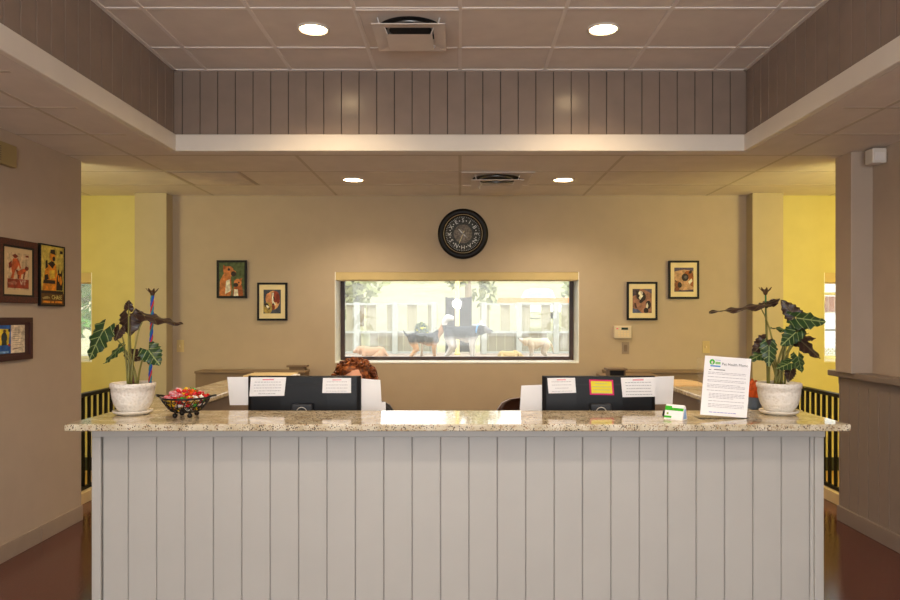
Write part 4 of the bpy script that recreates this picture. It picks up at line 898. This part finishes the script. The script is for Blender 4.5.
cop = [('p', [(0, 0), (1, 0), (1, 0.19), (0, 0.19)], (96, 66, 20)), ('p', [(0.02, 0.19), (0.98, 0.19), (0.98, 0.24), (0.02, 0.24)], KK), ('p', [(0.08, 0.24), (0.12, 0.42), (0.2, 0.62), (0.42, 0.74), (0.64, 0.7), (0.72, 0.52), (0.66, 0.24)], OY), ('p', [(0.3, 0.70), (0.5, 0.76), (0.62, 0.70), (0.5, 0.62)], KK), ('e', 0.5, 0.82, 0.12, 0.08, 0, OY), ('p', [(0.4, 0.88), (0.42, 0.94), (0.6, 0.95), (0.64, 0.86)], KK), ('e', 0.56, 0.79, 0.06, 0.04, 0, KK), ('p', [(0.16, 0.5), (0.3, 0.52), (0.34, 0.44), (0.16, 0.4)], KK), ('p', [(0.36, 0.58), (0.6, 0.6), (0.6, 0.46), (0.38, 0.44)], (240, 190, 60)), ('p', [(0.1, 0.36), (0.62, 0.36), (0.62, 0.42), (0.12, 0.42)], KK), ('p', [(0.2, 0.74), (0.28, 0.76), (0.3, 0.64), (0.2, 0.6)], KK),
    ('p', [(0.66, 0.25), (0.68, 0.45), (0.74, 0.56), (0.9, 0.54), (0.96, 0.4), (0.94, 0.25)], KK), ('p', [(0.72, 0.56), (0.74, 0.64), (0.8, 0.56)], KK), ('p', [(0.86, 0.55), (0.93, 0.62), (0.93, 0.5)], KK), ('e', 0.86, 0.42, 0.06, 0.08, 0.2, OY), ('e', 0.76, 0.46, 0.03, 0.06, 0, OY), ('p', [(0.82, 0.94), (0.95, 0.94), (0.95, 0.89), (0.82, 0.89)], KK), ('p', [(0.06, 0.12), (0.3, 0.15), (0.4, 0.11), (0.1, 0.09)], (170, 150, 90)), ('p', [(0.08, 0.03), (0.4, 0.03), (0.4, 0.065), (0.08, 0.065)], OY), ('p', [(0.44, 0.03), (0.56, 0.03), (0.56, 0.065), (0.44, 0.065)], OY), ('p', [(0.6, 0.03), (0.92, 0.03), (0.92, 0.065), (0.6, 0.065)], OY)]
picture('thin black framed yellow poster of uniformed officer with dark dog', o, RL, w_, h_, 0.010, 0.022, M['black'], None, (0, 0), YL, cop, [('CHASE', 0.68, 0.125, 0.105, (226, 210, 120))])
o, w_, h_ = lw(4.42, 4.885, 1.28, 1.56)
lets = [('p', [(0.0, 0), (0.5, 0), (0.5, 1), (0.0, 1)], (36, 92, 170)), ('p', [(0.06, 0.3), (0.42, 0.3), (0.46, 0.86), (0.1, 0.88)], (226, 196, 50)), ('e', 0.27, 0.56, 0.1, 0.2, 0, (40, 52, 54)), ('e', 0.28, 0.79, 0.05, 0.06, 0, (90, 66, 50)), ('p', [(0.18, 0.3), (0.36, 0.3), (0.34, 0.5), (0.2, 0.5)], (50, 56, 44)), ('e', 0.44, 0.82, 0.04, 0.06, 0, (30, 30, 50)), ('e', 0.44, 0.3, 0.04, 0.05, 0, (170, 40, 40)), ('p', [(0.0, 0.02), (0.42, 0.02), (0.42, 0.09), (0.0, 0.09)], (130, 176, 220))]
for i in range(9): lets.append(('p', [(0.56, 0.9 - i * 0.075), (0.74 + 0.2 * ((i * 7) % 3) / 2, 0.9 - i * 0.075), (0.74 + 0.2 * ((i * 7) % 3) / 2, 0.885 - i * 0.075), (0.56, 0.885 - i * 0.075)], (150, 130, 110)))
lets.append(('p', [(0.56, 0.16), (0.84, 0.19), (0.84, 0.17), (0.56, 0.13)], (90, 40, 40)))
picture('wide maroon framed certificate with blue and yellow photo and letter, lowest at left', o, RL, w_, h_, 0.034, 0.022, M['maroon'], M['maroon'], (0.05, 0.015), (222, 206, 182), lets)
# emergency / chime box on the left wall
t = thing('wall_chime_box', 'beige rectangular box mounted high on left wall near the ceiling', 'wall box', (XL, 4.59, 2.60), RL)
MB().box(-0.09, 0.09, -0.07, 0.07, 0, 0.04).build('cover', flat((164, 146, 100), 0.5, var=0.02), t, bevel=0.004)
m = MB(); [m.box(-0.085, -0.07, -0.05 + 0.014 * i, -0.044 + 0.014 * i, 0.04, 0.0415) for i in range(7)]; m.build('speaker_slots', M['taupe'], t)
t = thing('wall_sensor', 'small white sensor box at ceiling height beside right pilaster', 'sensor', (2.995, 5.10, 2.70), (0, 0, 0))
MB().box(-0.10, 0.0, -0.05, 0.05, -0.055, 0.05).build('housing', M['white'], t, bevel=0.008); MB().box(-0.085, -0.015, -0.053, -0.049, -0.035, 0.02).build('lens_panel', M['grid'], t, bevel=0.002)
# keypad and switches
t = thing('alarm_keypad', 'beige alarm keypad with dark display above a switch plate', 'keypad', P(622.3, 332, YB), RB)
MB().box(-0.085, 0.085, -0.062, 0.062, 0, 0.028).build('case', M['beige'], t, bevel=0.005); MB().box(-0.015, 0.05, 0.022, 0.045, 0.028, 0.030).build('display', flat((24, 44, 34), 0.2, var=0), t)
m = MB(); [m.box(-0.05 + 0.03 * i, -0.03 + 0.03 * i, -0.045 + 0.022 * j, -0.031 + 0.022 * j, 0.028, 0.031) for i in range(4) for j in range(3)]; m.build('keys', M['cream'], t); MB().box(-0.065, -0.045, 0.028, 0.04, 0.028, 0.03).build('indicator', M['pink'], t)
def switch(o, label, mt, wide=0.036, rocker=True):
    t = thing('light_switch', label, 'switch', o, RB, group='wall switch plates')
    MB().box(-wide, wide, -0.06, 0.06, 0, 0.006).build('plate', mt, t, bevel=0.002)
    if rocker: MB().box(-0.016, 0.016, -0.034, 0.034, 0.006, 0.010).build('rocker', M['taupe'], t, bevel=0.002)
    else: MB().box(-0.006, 0.006, -0.012, 0.012, 0.006, 0.018).build('toggle', M['cream'], t, bevel=0.002)
switch(P(625.5, 348, YB), 'steel coloured switch plate right below the alarm keypad', flat((150, 132, 110), 0.4, var=0.03))
switch(P(706, 347, YB), 'beige toggle switch plate on rear wall above the white notice sheet', M['shade'], rocker=False)
switch(P(180.5, 346, YB), 'beige toggle switch plate on rear wall near the left pilaster', M['shade'], rocker=False)

# ================================================================ RAILINGS
def railing(x, label):
    t = thing('railing', label, 'railing', (x, 5.0, 0)); L = 1.98
    MB().box(-0.03, 0.03, 0, L, 0.885, 0.915).build('top_rail', M['black'], t, bevel=0.003)
    MB().box(-0.016, 0.016, 0, L, 0.095, 0.125).build('bottom_rail', M['black'], t, bevel=0.003)
    n = 20; proto = None
    for i in range(n):
        y = 0.03 + i * 0.0985
        if proto is None: proto = MB().box(-0.011, 0.011, -0.011, 0.011, 0.12, 0.89).build('baluster', M['black'], t, (0, y, 0))
        else: c_ = proto.copy(); C.objects.link(c_); c_.parent = t; c_.location = (0, y, 0)
    tag(bx(x - 0.06, x + 0.06, 4.95, 6.985, 0, 0.094).build('railing_curb', M['cream'], bevel=0.004), 'low pale curb under the %s black railing' % ('left' if x < 0 else 'right'), 'curb')
railing(-3.2, 'black metal stair railing with thin balusters behind the left plant')
railing(3.19, 'black metal stair railing with thin balusters behind the right plant')

# ================================================================ DOG YARD OUTSIDE
GZ = 0.93
m = MB(); rows = [(YW + 0.01, GZ), (13.0, GZ), (20, 1.05), (38, 1.5), (60, 3.2), (90, 8.0), (110, 14.0)]
vs = []; fs = []
for y, z in rows: vs += [(-60, y, z), (60, y, z)]
for i in range(len(rows) - 1): fs.append((2 * i, 2 * i + 1, 2 * i + 3, 2 * i + 2))
struct(m.add(vs, fs, 0).build('ground', M['hillm']))
struct(bx(-6, 6, YW + 0.02, 12.6, GZ - 0.02, GZ + 0.005).build('ground_yard', M['ydirt']))
FD = 12.0
def fence(x0, x1, posts, label, links, capm):
    t = thing('yard_fence', label, 'fence', (0, FD, GZ))
    zt = 1.57 + 13 * FD / F - GZ; zm = 1.57 - 16 * FD / F - GZ
    for x in posts: MB().box(x - 0.045, x + 0.045, -0.045, 0.045, 0.005, zt + 0.01).build('post', M['fvinyl'], t, bevel=0.006)
    MB().box(x0, x1, -0.02, 0.02, zt - 0.035, zt).build('top_rail', M['fvinyl'], t); MB().box(x0, x1, -0.02, 0.02, zm - 0.02, zm + 0.015).build('middle_rail', M['fvinyl'], t); MB().box(x0, x1, -0.02, 0.02, 0.02, 0.05).build('bottom_rail', M['fvinyl'], t)
    m = MB(); x = x0
    while x < x1 - 0.01:
        if not any(a < x + 0.03 < b_ for a, b_ in links): m.box(x, min(x + 0.135, x1), 0.022, 0.03, 0.04, zm)
        x += 0.14
    m.build('board_panel', M['fpanel'], t)
    m = MB(); x = x0
    while x < x1 - 0.05: m.box(x, x + 0.16, 0.022, 0.03, zm, zt - 0.03); x += 0.34
    m.build('upper_board_panel', flat((152, 146, 116), 0.7, var=0.03), t)
    m = MB()
    for a, b_ in links:
        k = a - 0.6
        while k < b_:
            for sg in (-1, 1):
                p0, p1 = (k, 0.05), (k + (zm - 0.05), zm)
                if sg < 0: p0, p1 = (k, zm), (k + (zm - 0.05), 0.05)
                # clip in x
                def clip(p0, p1):
                    (xa, za), (xb, zb) = p0, p1
                    if xb <= a or xa >= b_: return None
                    if xa < a: za += (zb - za) * (a - xa) / (xb - xa); xa = a
                    if xb > b_: zb = za + (zb - za) * (b_ - xa) / (xb - xa); xb = b_
                    return (xa, za), (xb, zb)
                c_ = clip(p0, p1)
                if c_: m.tube([(c_[0][0], 0.035, c_[0][1]), (c_[1][0], 0.035, c_[1][1])], 0.004, 4)
            k += 0.04
    m.build('chain_link_panel', M['link'], t)
    if capm: MB().box(x0 + 0.3, x1, -0.03, 0.03, zt + 0.005, zt + 0.085).build('orange_cap_rail', M[capm], t)
def fx(px): return (px - CX) * FD / F
fence(-3.6, fx(437), [-3.4, -2.6, fx(357), fx(395), fx(434)], 'pale yard fence seen through window, left of the dark reflection panel', [(fx(362), fx(371))], None)
fence(fx(480), 3.6, [fx(484), fx(519), fx(556), 2.6, 3.4], 'pale yard fence with orange cap rail, right of the dark reflection panel', [(fx(545), fx(555)), (fx(511), fx(515))], 'orange')
t = thing('reflection_panel', 'dark grey panel added for a dark reflection in the window, behind yellow post', 'reflection stand-in', (fx(458.5), 12.25, GZ))  # added panel; stands in for a dark door reflection in the glass
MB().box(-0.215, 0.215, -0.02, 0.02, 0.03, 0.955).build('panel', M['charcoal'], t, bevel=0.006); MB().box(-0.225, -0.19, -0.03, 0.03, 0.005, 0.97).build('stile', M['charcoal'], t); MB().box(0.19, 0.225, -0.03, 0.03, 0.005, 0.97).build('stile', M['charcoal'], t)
t = thing('glare_post', 'pale yellow post with glowing ball added for the flash glare in the window', 'glare stand-in', (fx(457.3), 11.75, GZ))  # added post and glowing ball stand in for reflected flash glare in glass
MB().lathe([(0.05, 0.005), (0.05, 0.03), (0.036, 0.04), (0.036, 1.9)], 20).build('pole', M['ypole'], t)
MB().tube([(0, 0, 0.84), (-0.02, -0.06, 0.84)], 0.012).build('bracket', M['ypole'], t); MB().ball((-0.02, -0.09, 0.84), 0.055).build('glare_ball', flat((255, 250, 246), 0.4, var=0, emit=6.0), t)  # ball glows as the glare spot, not as a yard light
fused = fuse
t = thing('shrub', 'rounded green shrub with yellow flowers showing behind the dark-backed dog', 'shrub', (fx(426), 10.6, GZ))
m = MB(); rnd = random.Random(9); m2 = MB()
for i in range(420):
    a = rnd.uniform(0, 2 * PI); e_ = rnd.uniform(-0.8, 1.57); r = 0.11 * rnd.uniform(0.6, 1.0); c_ = Vector((r * math.cos(e_) * math.cos(a), r * math.cos(e_) * math.sin(a), 0.42 + r * 1.1 * math.sin(e_)))
    u = Vector((rnd.uniform(-1, 1), rnd.uniform(-1, 1), rnd.uniform(-1, 1))).normalized(); v_ = u.orthogonal().normalized(); (m2 if i % 14 == 0 else m).add([c_ - u * 0.02, c_ + v_ * 0.012, c_ + u * 0.02, c_ - v_ * 0.012], [(0, 1, 2, 3)])
m.build('foliage', flat((50, 74, 48), 0.8, var=0.1), t, fix=False); m2.build('flowers', M['yellow'], t, fix=False); MB().tube([(0, 0, 0.005), (0.01, 0, 0.2), (0, 0, 0.4)], [0.02, 0.016, 0.01]).build('stem', M['trunk'], t)

def dog(label, px, d, rz, H, mat, tail, headup=0.0, lie=False, collar=None, ears='prick', nose_up=0.0, sx=0.8):
    o = Vector(((px - CX) * d / F, d, GZ + 0.005)); t = thing('dog', label, 'dog', o, (0, 0, rz)); t.scale = (sx, 1, 1); s_ = H / 0.5
    m = MB(); K = lambda L: [(a * s_, b_ * s_, c_ * s_, r * s_) for a, b_, c_, r in L]
    dz = -0.24 if lie else 0.0
    chain(m, K([(0.19, 0, 0.395 + dz, 0.098), (0.08, 0, 0.385 + dz, 0.102), (-0.06, 0, 0.405 + dz, 0.082), (-0.17, 0, 0.42 + dz, 0.075), (-0.24, 0, 0.405 + dz, 0.08)]))
    chain(m, K([(0.21, 0, 0.43 + dz, 0.075), (0.28, 0, 0.50 + dz + headup * 0.4, 0.062), (0.33, 0, 0.56 + dz + headup, 0.055)]))
    hz = 0.585 + dz + headup; chain(m, K([(0.345, 0, hz, 0.06), (0.40, 0, hz - 0.005 + nose_up * 0.4, 0.05), (0.445, 0, hz - 0.022 + nose_up * 0.8, 0.034), (0.495, 0, hz - 0.03 + nose_up * 1.3, 0.026)]))
    for q in (-1, 1):
        if ears == 'prick': chain(m, K([(0.335, q * 0.04, hz + 0.045, 0.022), (0.325, q * 0.052, hz + 0.085, 0.013), (0.322, q * 0.056, hz + 0.11, 0.005)]))
        else: chain(m, K([(0.33, q * 0.052, hz + 0.03, 0.018), (0.335, q * 0.075, hz - 0.015, 0.02), (0.345, q * 0.078, hz - 0.055, 0.013)]))
        if not lie:
            chain(m, K([(0.19, q * 0.065, 0.37, 0.058), (0.175, q * 0.07, 0.26, 0.038), (0.185, q * 0.07, 0.16, 0.026), (0.175, q * 0.07, 0.05, 0.02), (0.18, q * 0.07, 0.022, 0.022), (0.215, q * 0.07, 0.018, 0.018)]))
            chain(m, K([(-0.22, q * 0.06, 0.37, 0.08), (-0.15, q * 0.075, 0.25, 0.05), (-0.21, q * 0.075, 0.18, 0.03), (-0.265, q * 0.075, 0.13, 0.023), (-0.25, q * 0.075, 0.04, 0.02), (-0.245, q * 0.075, 0.022, 0.022), (-0.21, q * 0.075, 0.018, 0.018)]))
        else:
            chain(m, K([(0.19, q * 0.08, 0.13, 0.05), (0.16, q * 0.09, 0.04, 0.034), (0.33, q * 0.085, 0.028, 0.024), (0.38, q * 0.085, 0.022, 0.02)])); chain(m, K([(-0.22, q * 0.085, 0.11, 0.08), (-0.08, q * 0.12, 0.09, 0.045), (-0.2, q * 0.13, 0.03, 0.026), (-0.1, q * 0.13, 0.022, 0.02)]))
    if tail == 'up': chain(m, K([(-0.30, 0, 0.43 + dz, 0.026), (-0.36, 0, 0.47 + dz, 0.02), (-0.40, 0, 0.53 + dz, 0.01)]))
    elif tail == 'curl': chain(m, K([(-0.29, 0, 0.45 + dz, 0.04), (-0.31, 0, 0.53 + dz, 0.045), (-0.25, 0, 0.58 + dz, 0.048), (-0.17, 0, 0.575 + dz, 0.034)]))
    else: chain(m, K([(-0.30, 0, 0.42 + dz, 0.03), (-0.37, 0, 0.36 + dz, 0.024), (-0.42, 0, 0.24 + max(dz, -0.2), 0.014)]))
    fuse(m, 'body', mat, t, 0.011 * s_, 4)
    MB().ball((0.518 * s_, 0, (hz - 0.024 + nose_up * 1.4) * s_), (0.014 * s_, 0.016 * s_, 0.012 * s_)).build('nose', M['black'], t)
    for q in (-1, 1): MB().ball((0.395 * s_, q * 0.034 * s_, (hz + 0.028 + nose_up * 0.4) * s_), 0.009 * s_, 0, 10, 6).build('eye', M['black'], t)
    if collar:
        d_ = Vector((0.07, 0, 0.07 + headup * 0.7)).normalized(); u = Vector((0, 1, 0)); v_ = d_.cross(u); c0 = Vector((0.265, 0, 0.48 + dz + headup * 0.3)) * s_
        MB().tube([c0 + (u * math.cos(a) + v_ * math.sin(a)) * 0.066 * s_ for a in [2 * PI * i / 24 for i in range(24)]], 0.011 * s_, 6, closed=True).build('collar', flat(collar, 0.5, var=0.02), t)
    return t
dog('black-backed tan-legged dog standing with tail raised, seen through window', 424.5, 9.3, 0.1, 0.43, dog_mat('saddle_coat', (30, 30, 34), (200, 150, 98), 0.285, (160, 114, 72), 0.22), 'up', headup=-0.02)
dog('dark grey and white husky-like dog with curled white tail and blue collar', 462, 9.0, -0.2, 0.525, dog_mat('husky_coat', (36, 37, 44), (206, 202, 196), 0.36, (120, 118, 118), 0.42, tip=(214, 212, 206), tz=0.52), 'curl', headup=-0.13, collar=(60, 150, 220), sx=0.7)
dog('tan dog lying at left end of the yard, seen through window', 373, 9.6, PI - 0.2, 0.45, dog_mat('tan_coat', (184, 138, 100), (190, 150, 112), 0.1), 'down', headup=-0.14, lie=True, ears='flop', sx=0.6)
dog('white and tan dog with muzzle pointing up, right part of the window', 538, 9.2, PI + 0.15, 0.36, dog_mat('white_tan_coat', (190, 170, 138), (196, 186, 170), 0.2, (200, 190, 176), 0.3), 'down', headup=-0.16, ears='flop', nose_up=0.06, lie=False, sx=0.68)
dog('small cream dog resting low by window sill, only its back showing', 508, 9.0, 0.1, 0.40, dog_mat('cream_coat', (190, 158, 96), (190, 158, 104), 0.1), 'down', headup=-0.17, lie=True, ears='flop', sx=0.5)

# trees and a parked car beyond the yard
def tree(x, y, gz, h, r, label, seed, mat=None, n=900):
    t = thing('tree', label, 'tree', (x, y, gz)); rnd = random.Random(seed)
    MB().tube([(0, 0, 0), (0.05, 0, h * 0.3), (-0.05, 0.02, h * 0.6), (0, 0, h * 0.9)], [h * 0.045, h * 0.035, h * 0.025, h * 0.01]).build('trunk', M['trunk'], t)
    m = MB(); bl = [(rnd.uniform(-0.6, 0.6) * r, rnd.uniform(-0.6, 0.6) * r, h * rnd.uniform(0.25, 1.0), r * rnd.uniform(0.4, 0.65)) for _ in range(10)]
    for i in range(n):
        bx_, by, bz, br = rnd.choice(bl); a = rnd.uniform(0, 2 * PI); e_ = rnd.uniform(-1.4, 1.57); rr = br * rnd.uniform(0.6, 1)
        c_ = Vector((bx_ + rr * math.cos(e_) * math.cos(a), by + rr * math.cos(e_) * math.sin(a), bz + rr * math.sin(e_))); u = Vector((rnd.uniform(-1, 1), rnd.uniform(-1, 1), rnd.uniform(-1, 1))).normalized(); v_ = u.orthogonal().normalized(); s_ = r * 0.13
        m.add([c_ - u * s_, c_ + v_ * s_ * 0.55, c_ + u * s_, c_ - v_ * s_ * 0.55], [(0, 1, 2, 3)])
    m.build('foliage', mat or M['treef'], t, fix=False)
pale = flat((134, 136, 84), 0.85, var=0.1, vscale=2)
tree(-3.6, 26, 1.2, 3.0, 1.3, 'pale bushy tree beyond yard fence, left side of the wide window', 1, pale); tree(0.3, 30, 1.3, 4.2, 1.5, 'pale tall tree beyond yard fence, behind the yellow post', 2, pale); tree(4.3, 24, 1.15, 2.2, 1.1, 'pale low tree beyond yard fence, right side of the wide window', 3, pale)
tree(-5.3, 10.6, GZ, 2.0, 0.8, 'bright green leafy tree outside the narrow left window', 4, flat((70, 122, 46), 0.8, var=0.25, vscale=3), 2600)
o = Vector(((538 - CX) * 36 / F, 36, 1.45))
t = thing('parked_car', 'white car parked on slope beyond the orange capped fence', 'car', o)
m = MB(); side = [(-1.0, 0.3), (1.0, 0.3), (1.05, 0.6), (0.95, 0.85), (-0.95, 0.85), (-1.05, 0.6)]
m.prism(side, -0.9, 0.9); m.build('body', M['vinyl'], t, bevel=0.06)
MB().prism([(-0.85, 0.85), (0.85, 0.85), (0.62, 1.38), (0.4, 1.46), (-0.4, 1.46), (-0.62, 1.38)], -0.7, 0.8).build('cabin', M['vinyl'], t, bevel=0.05)
MB().prism([(-0.72, 0.9), (0.72, 0.9), (0.56, 1.32), (-0.56, 1.32)], -0.72, -0.69).build('windshield', flat((150, 158, 164), 0.3, var=0.02), t)
for sx in (-0.8, 0.8):
    for sy in (-0.6, 0.6): MB().lathe([(0.1, -0.1), (0.3, -0.1), (0.32, 0), (0.3, 0.1), (0.1, 0.1)], 20, X=Matrix.Translation((sx, sy, 0.31)) @ Matrix.Rotation(PI / 2, 4, 'Y')).build('wheel', M['black'], t)
# seen through the right-hand narrow window
t = thing('brick_building', 'pale building with red brick band outside the narrow right window', 'building', (7.4, 14.0, GZ))
MB().box(-2.2, 2.2, 0, 1.5, 0.0, 3.4).build('wall', flat((206, 208, 206), 0.8, var=0.03), t); MB().box(-2.21, 2.21, -0.02, 1.5, 0.72, 1.02).build('brick_band', M['brick'], t); MB().box(-2.3, 2.3, -0.1, 1.6, 3.4, 3.5).build('roof', M['charcoal'], t)
t = thing('chain_link_fence', 'silver chain link fence outside the narrow right window', 'fence', (6.0, 11.0, GZ))
MB().tube([(-1.2, 0, 0.43), (2, 0, 0.43)], 0.018).build('top_rail', M['link'], t)
for x in (-1.2, 0.4, 2): MB().tube([(x, 0, 0.005), (x, 0, 0.45)], 0.022).build('post', M['link'], t)
m = MB(); k = -1.6
while k < 2.0:
    for sg in (0, 1):
        xa, xb = max(k, -1.2), min(k + 0.42, 2.0)
        if xb > xa:
            f = lambda x: 0.01 + (x - k) if not sg else 0.43 - (x - k)
            m.tube([(xa, 0, f(xa)), (xb, 0, f(xb))], 0.005, 4)
    k += 0.06
m.build('mesh_panel', flat((220, 220, 214), 0.5, var=0), t)

# ================================================================ LIGHT, WORLD, CAMERA
def area(loc, rot, sx, sy, e_, col, name):
    l = bpy.data.lights.new(name, 'AREA'); l.shape = 'RECTANGLE'; l.size = sx; l.size_y = sy; l.energy = e_; l.color = col
    o = bpy.data.objects.new(name, l); C.objects.link(o); o.location = loc; o.rotation_euler = rot; return o
area((0.0, YF + 0.15, 1.35), (PI / 2, 0, 0), 5.6, 2.6, 78, (0.86, 0.94, 1.0), 'assumed_entrance_fill')  # unseen area fill, assumed for cool entrance light; the front wall is solid
for x, e_, c_ in ((-4.0, 30, (1, 0.87, 0.46)), (4.0, 54, (1, 0.84, 0.34))):
    l = bpy.data.lights.new('assumed_corridor_lamp', 'POINT'); l.energy = e_; l.color = c_; l.shadow_soft_size = 0.35  # unseen lamp, assumed from the yellow light in the side corridors
    o = bpy.data.objects.new('assumed_corridor_lamp', l); C.objects.link(o); o.location = (x, 4.9, 2.2)
l = bpy.data.lights.new('lobby_fill', 'POINT'); l.energy = 36; l.color = (1, 0.95, 0.9); l.shadow_soft_size = 0.1  # added fill behind the camera; also makes the flash glint in the window
o = bpy.data.objects.new('lobby_fill', l); C.objects.link(o); o.location = (-0.07, -1.6, 1.85)
area((0, -0.6, 2.25), (PI, 0, 0), 2.6, 2.0, 46, (1, 0.94, 0.92), 'uplight_fill')  # unseen upward fill, added to brighten the tray ceiling
sun = bpy.data.lights.new('sun', 'SUN'); sun.energy = 0.8; sun.angle = 0.02; sun.color = (1, 0.94, 0.82)
so = bpy.data.objects.new('sun', sun); C.objects.link(so); so.rotation_euler = (math.radians(28), math.radians(22), 0)
w = bpy.data.worlds.new('world'); bpy.context.scene.world = w; w.use_nodes = True
bg = w.node_tree.nodes['Background']; bg.inputs['Strength'].default_value = 1.7
tc = w.node_tree.nodes.new('ShaderNodeTexCoord'); sp = w.node_tree.nodes.new('ShaderNodeSeparateXYZ'); cr = w.node_tree.nodes.new('ShaderNodeValToRGB')
w.node_tree.links.new(tc.outputs['Generated'], sp.inputs[0]); w.node_tree.links.new(sp.outputs['Z'], cr.inputs['Fac']); w.node_tree.links.new(cr.outputs['Color'], bg.inputs['Color'])
cr.color_ramp.elements[0].color = (0.95, 0.93, 0.86, 1); cr.color_ramp.elements[1].color = (0.68, 0.82, 1.0, 1)
cam = bpy.data.cameras.new('camera'); cam.sensor_width = 36; cam.lens = 36 * F / 900; cam.shift_x = -(CX - 450) / 900; cam.shift_y = (CY - 300) / 900; cam.clip_end = 300
co = bpy.data.objects.new('camera', cam); C.objects.link(co); co.location = (0, 0, EYE); co.rotation_euler = (PI / 2, 0, 0)
sc = bpy.context.scene; sc.camera = co
sc.view_settings.view_transform = 'Standard'; sc.view_settings.look = 'None'; sc.view_settings.exposure = 1.25
sc.cycles.use_denoising = True; sc.cycles.max_bounces = 10; sc.cycles.diffuse_bounces = 5; sc.cycles.caustics_reflective = False; sc.cycles.caustics_refractive = False
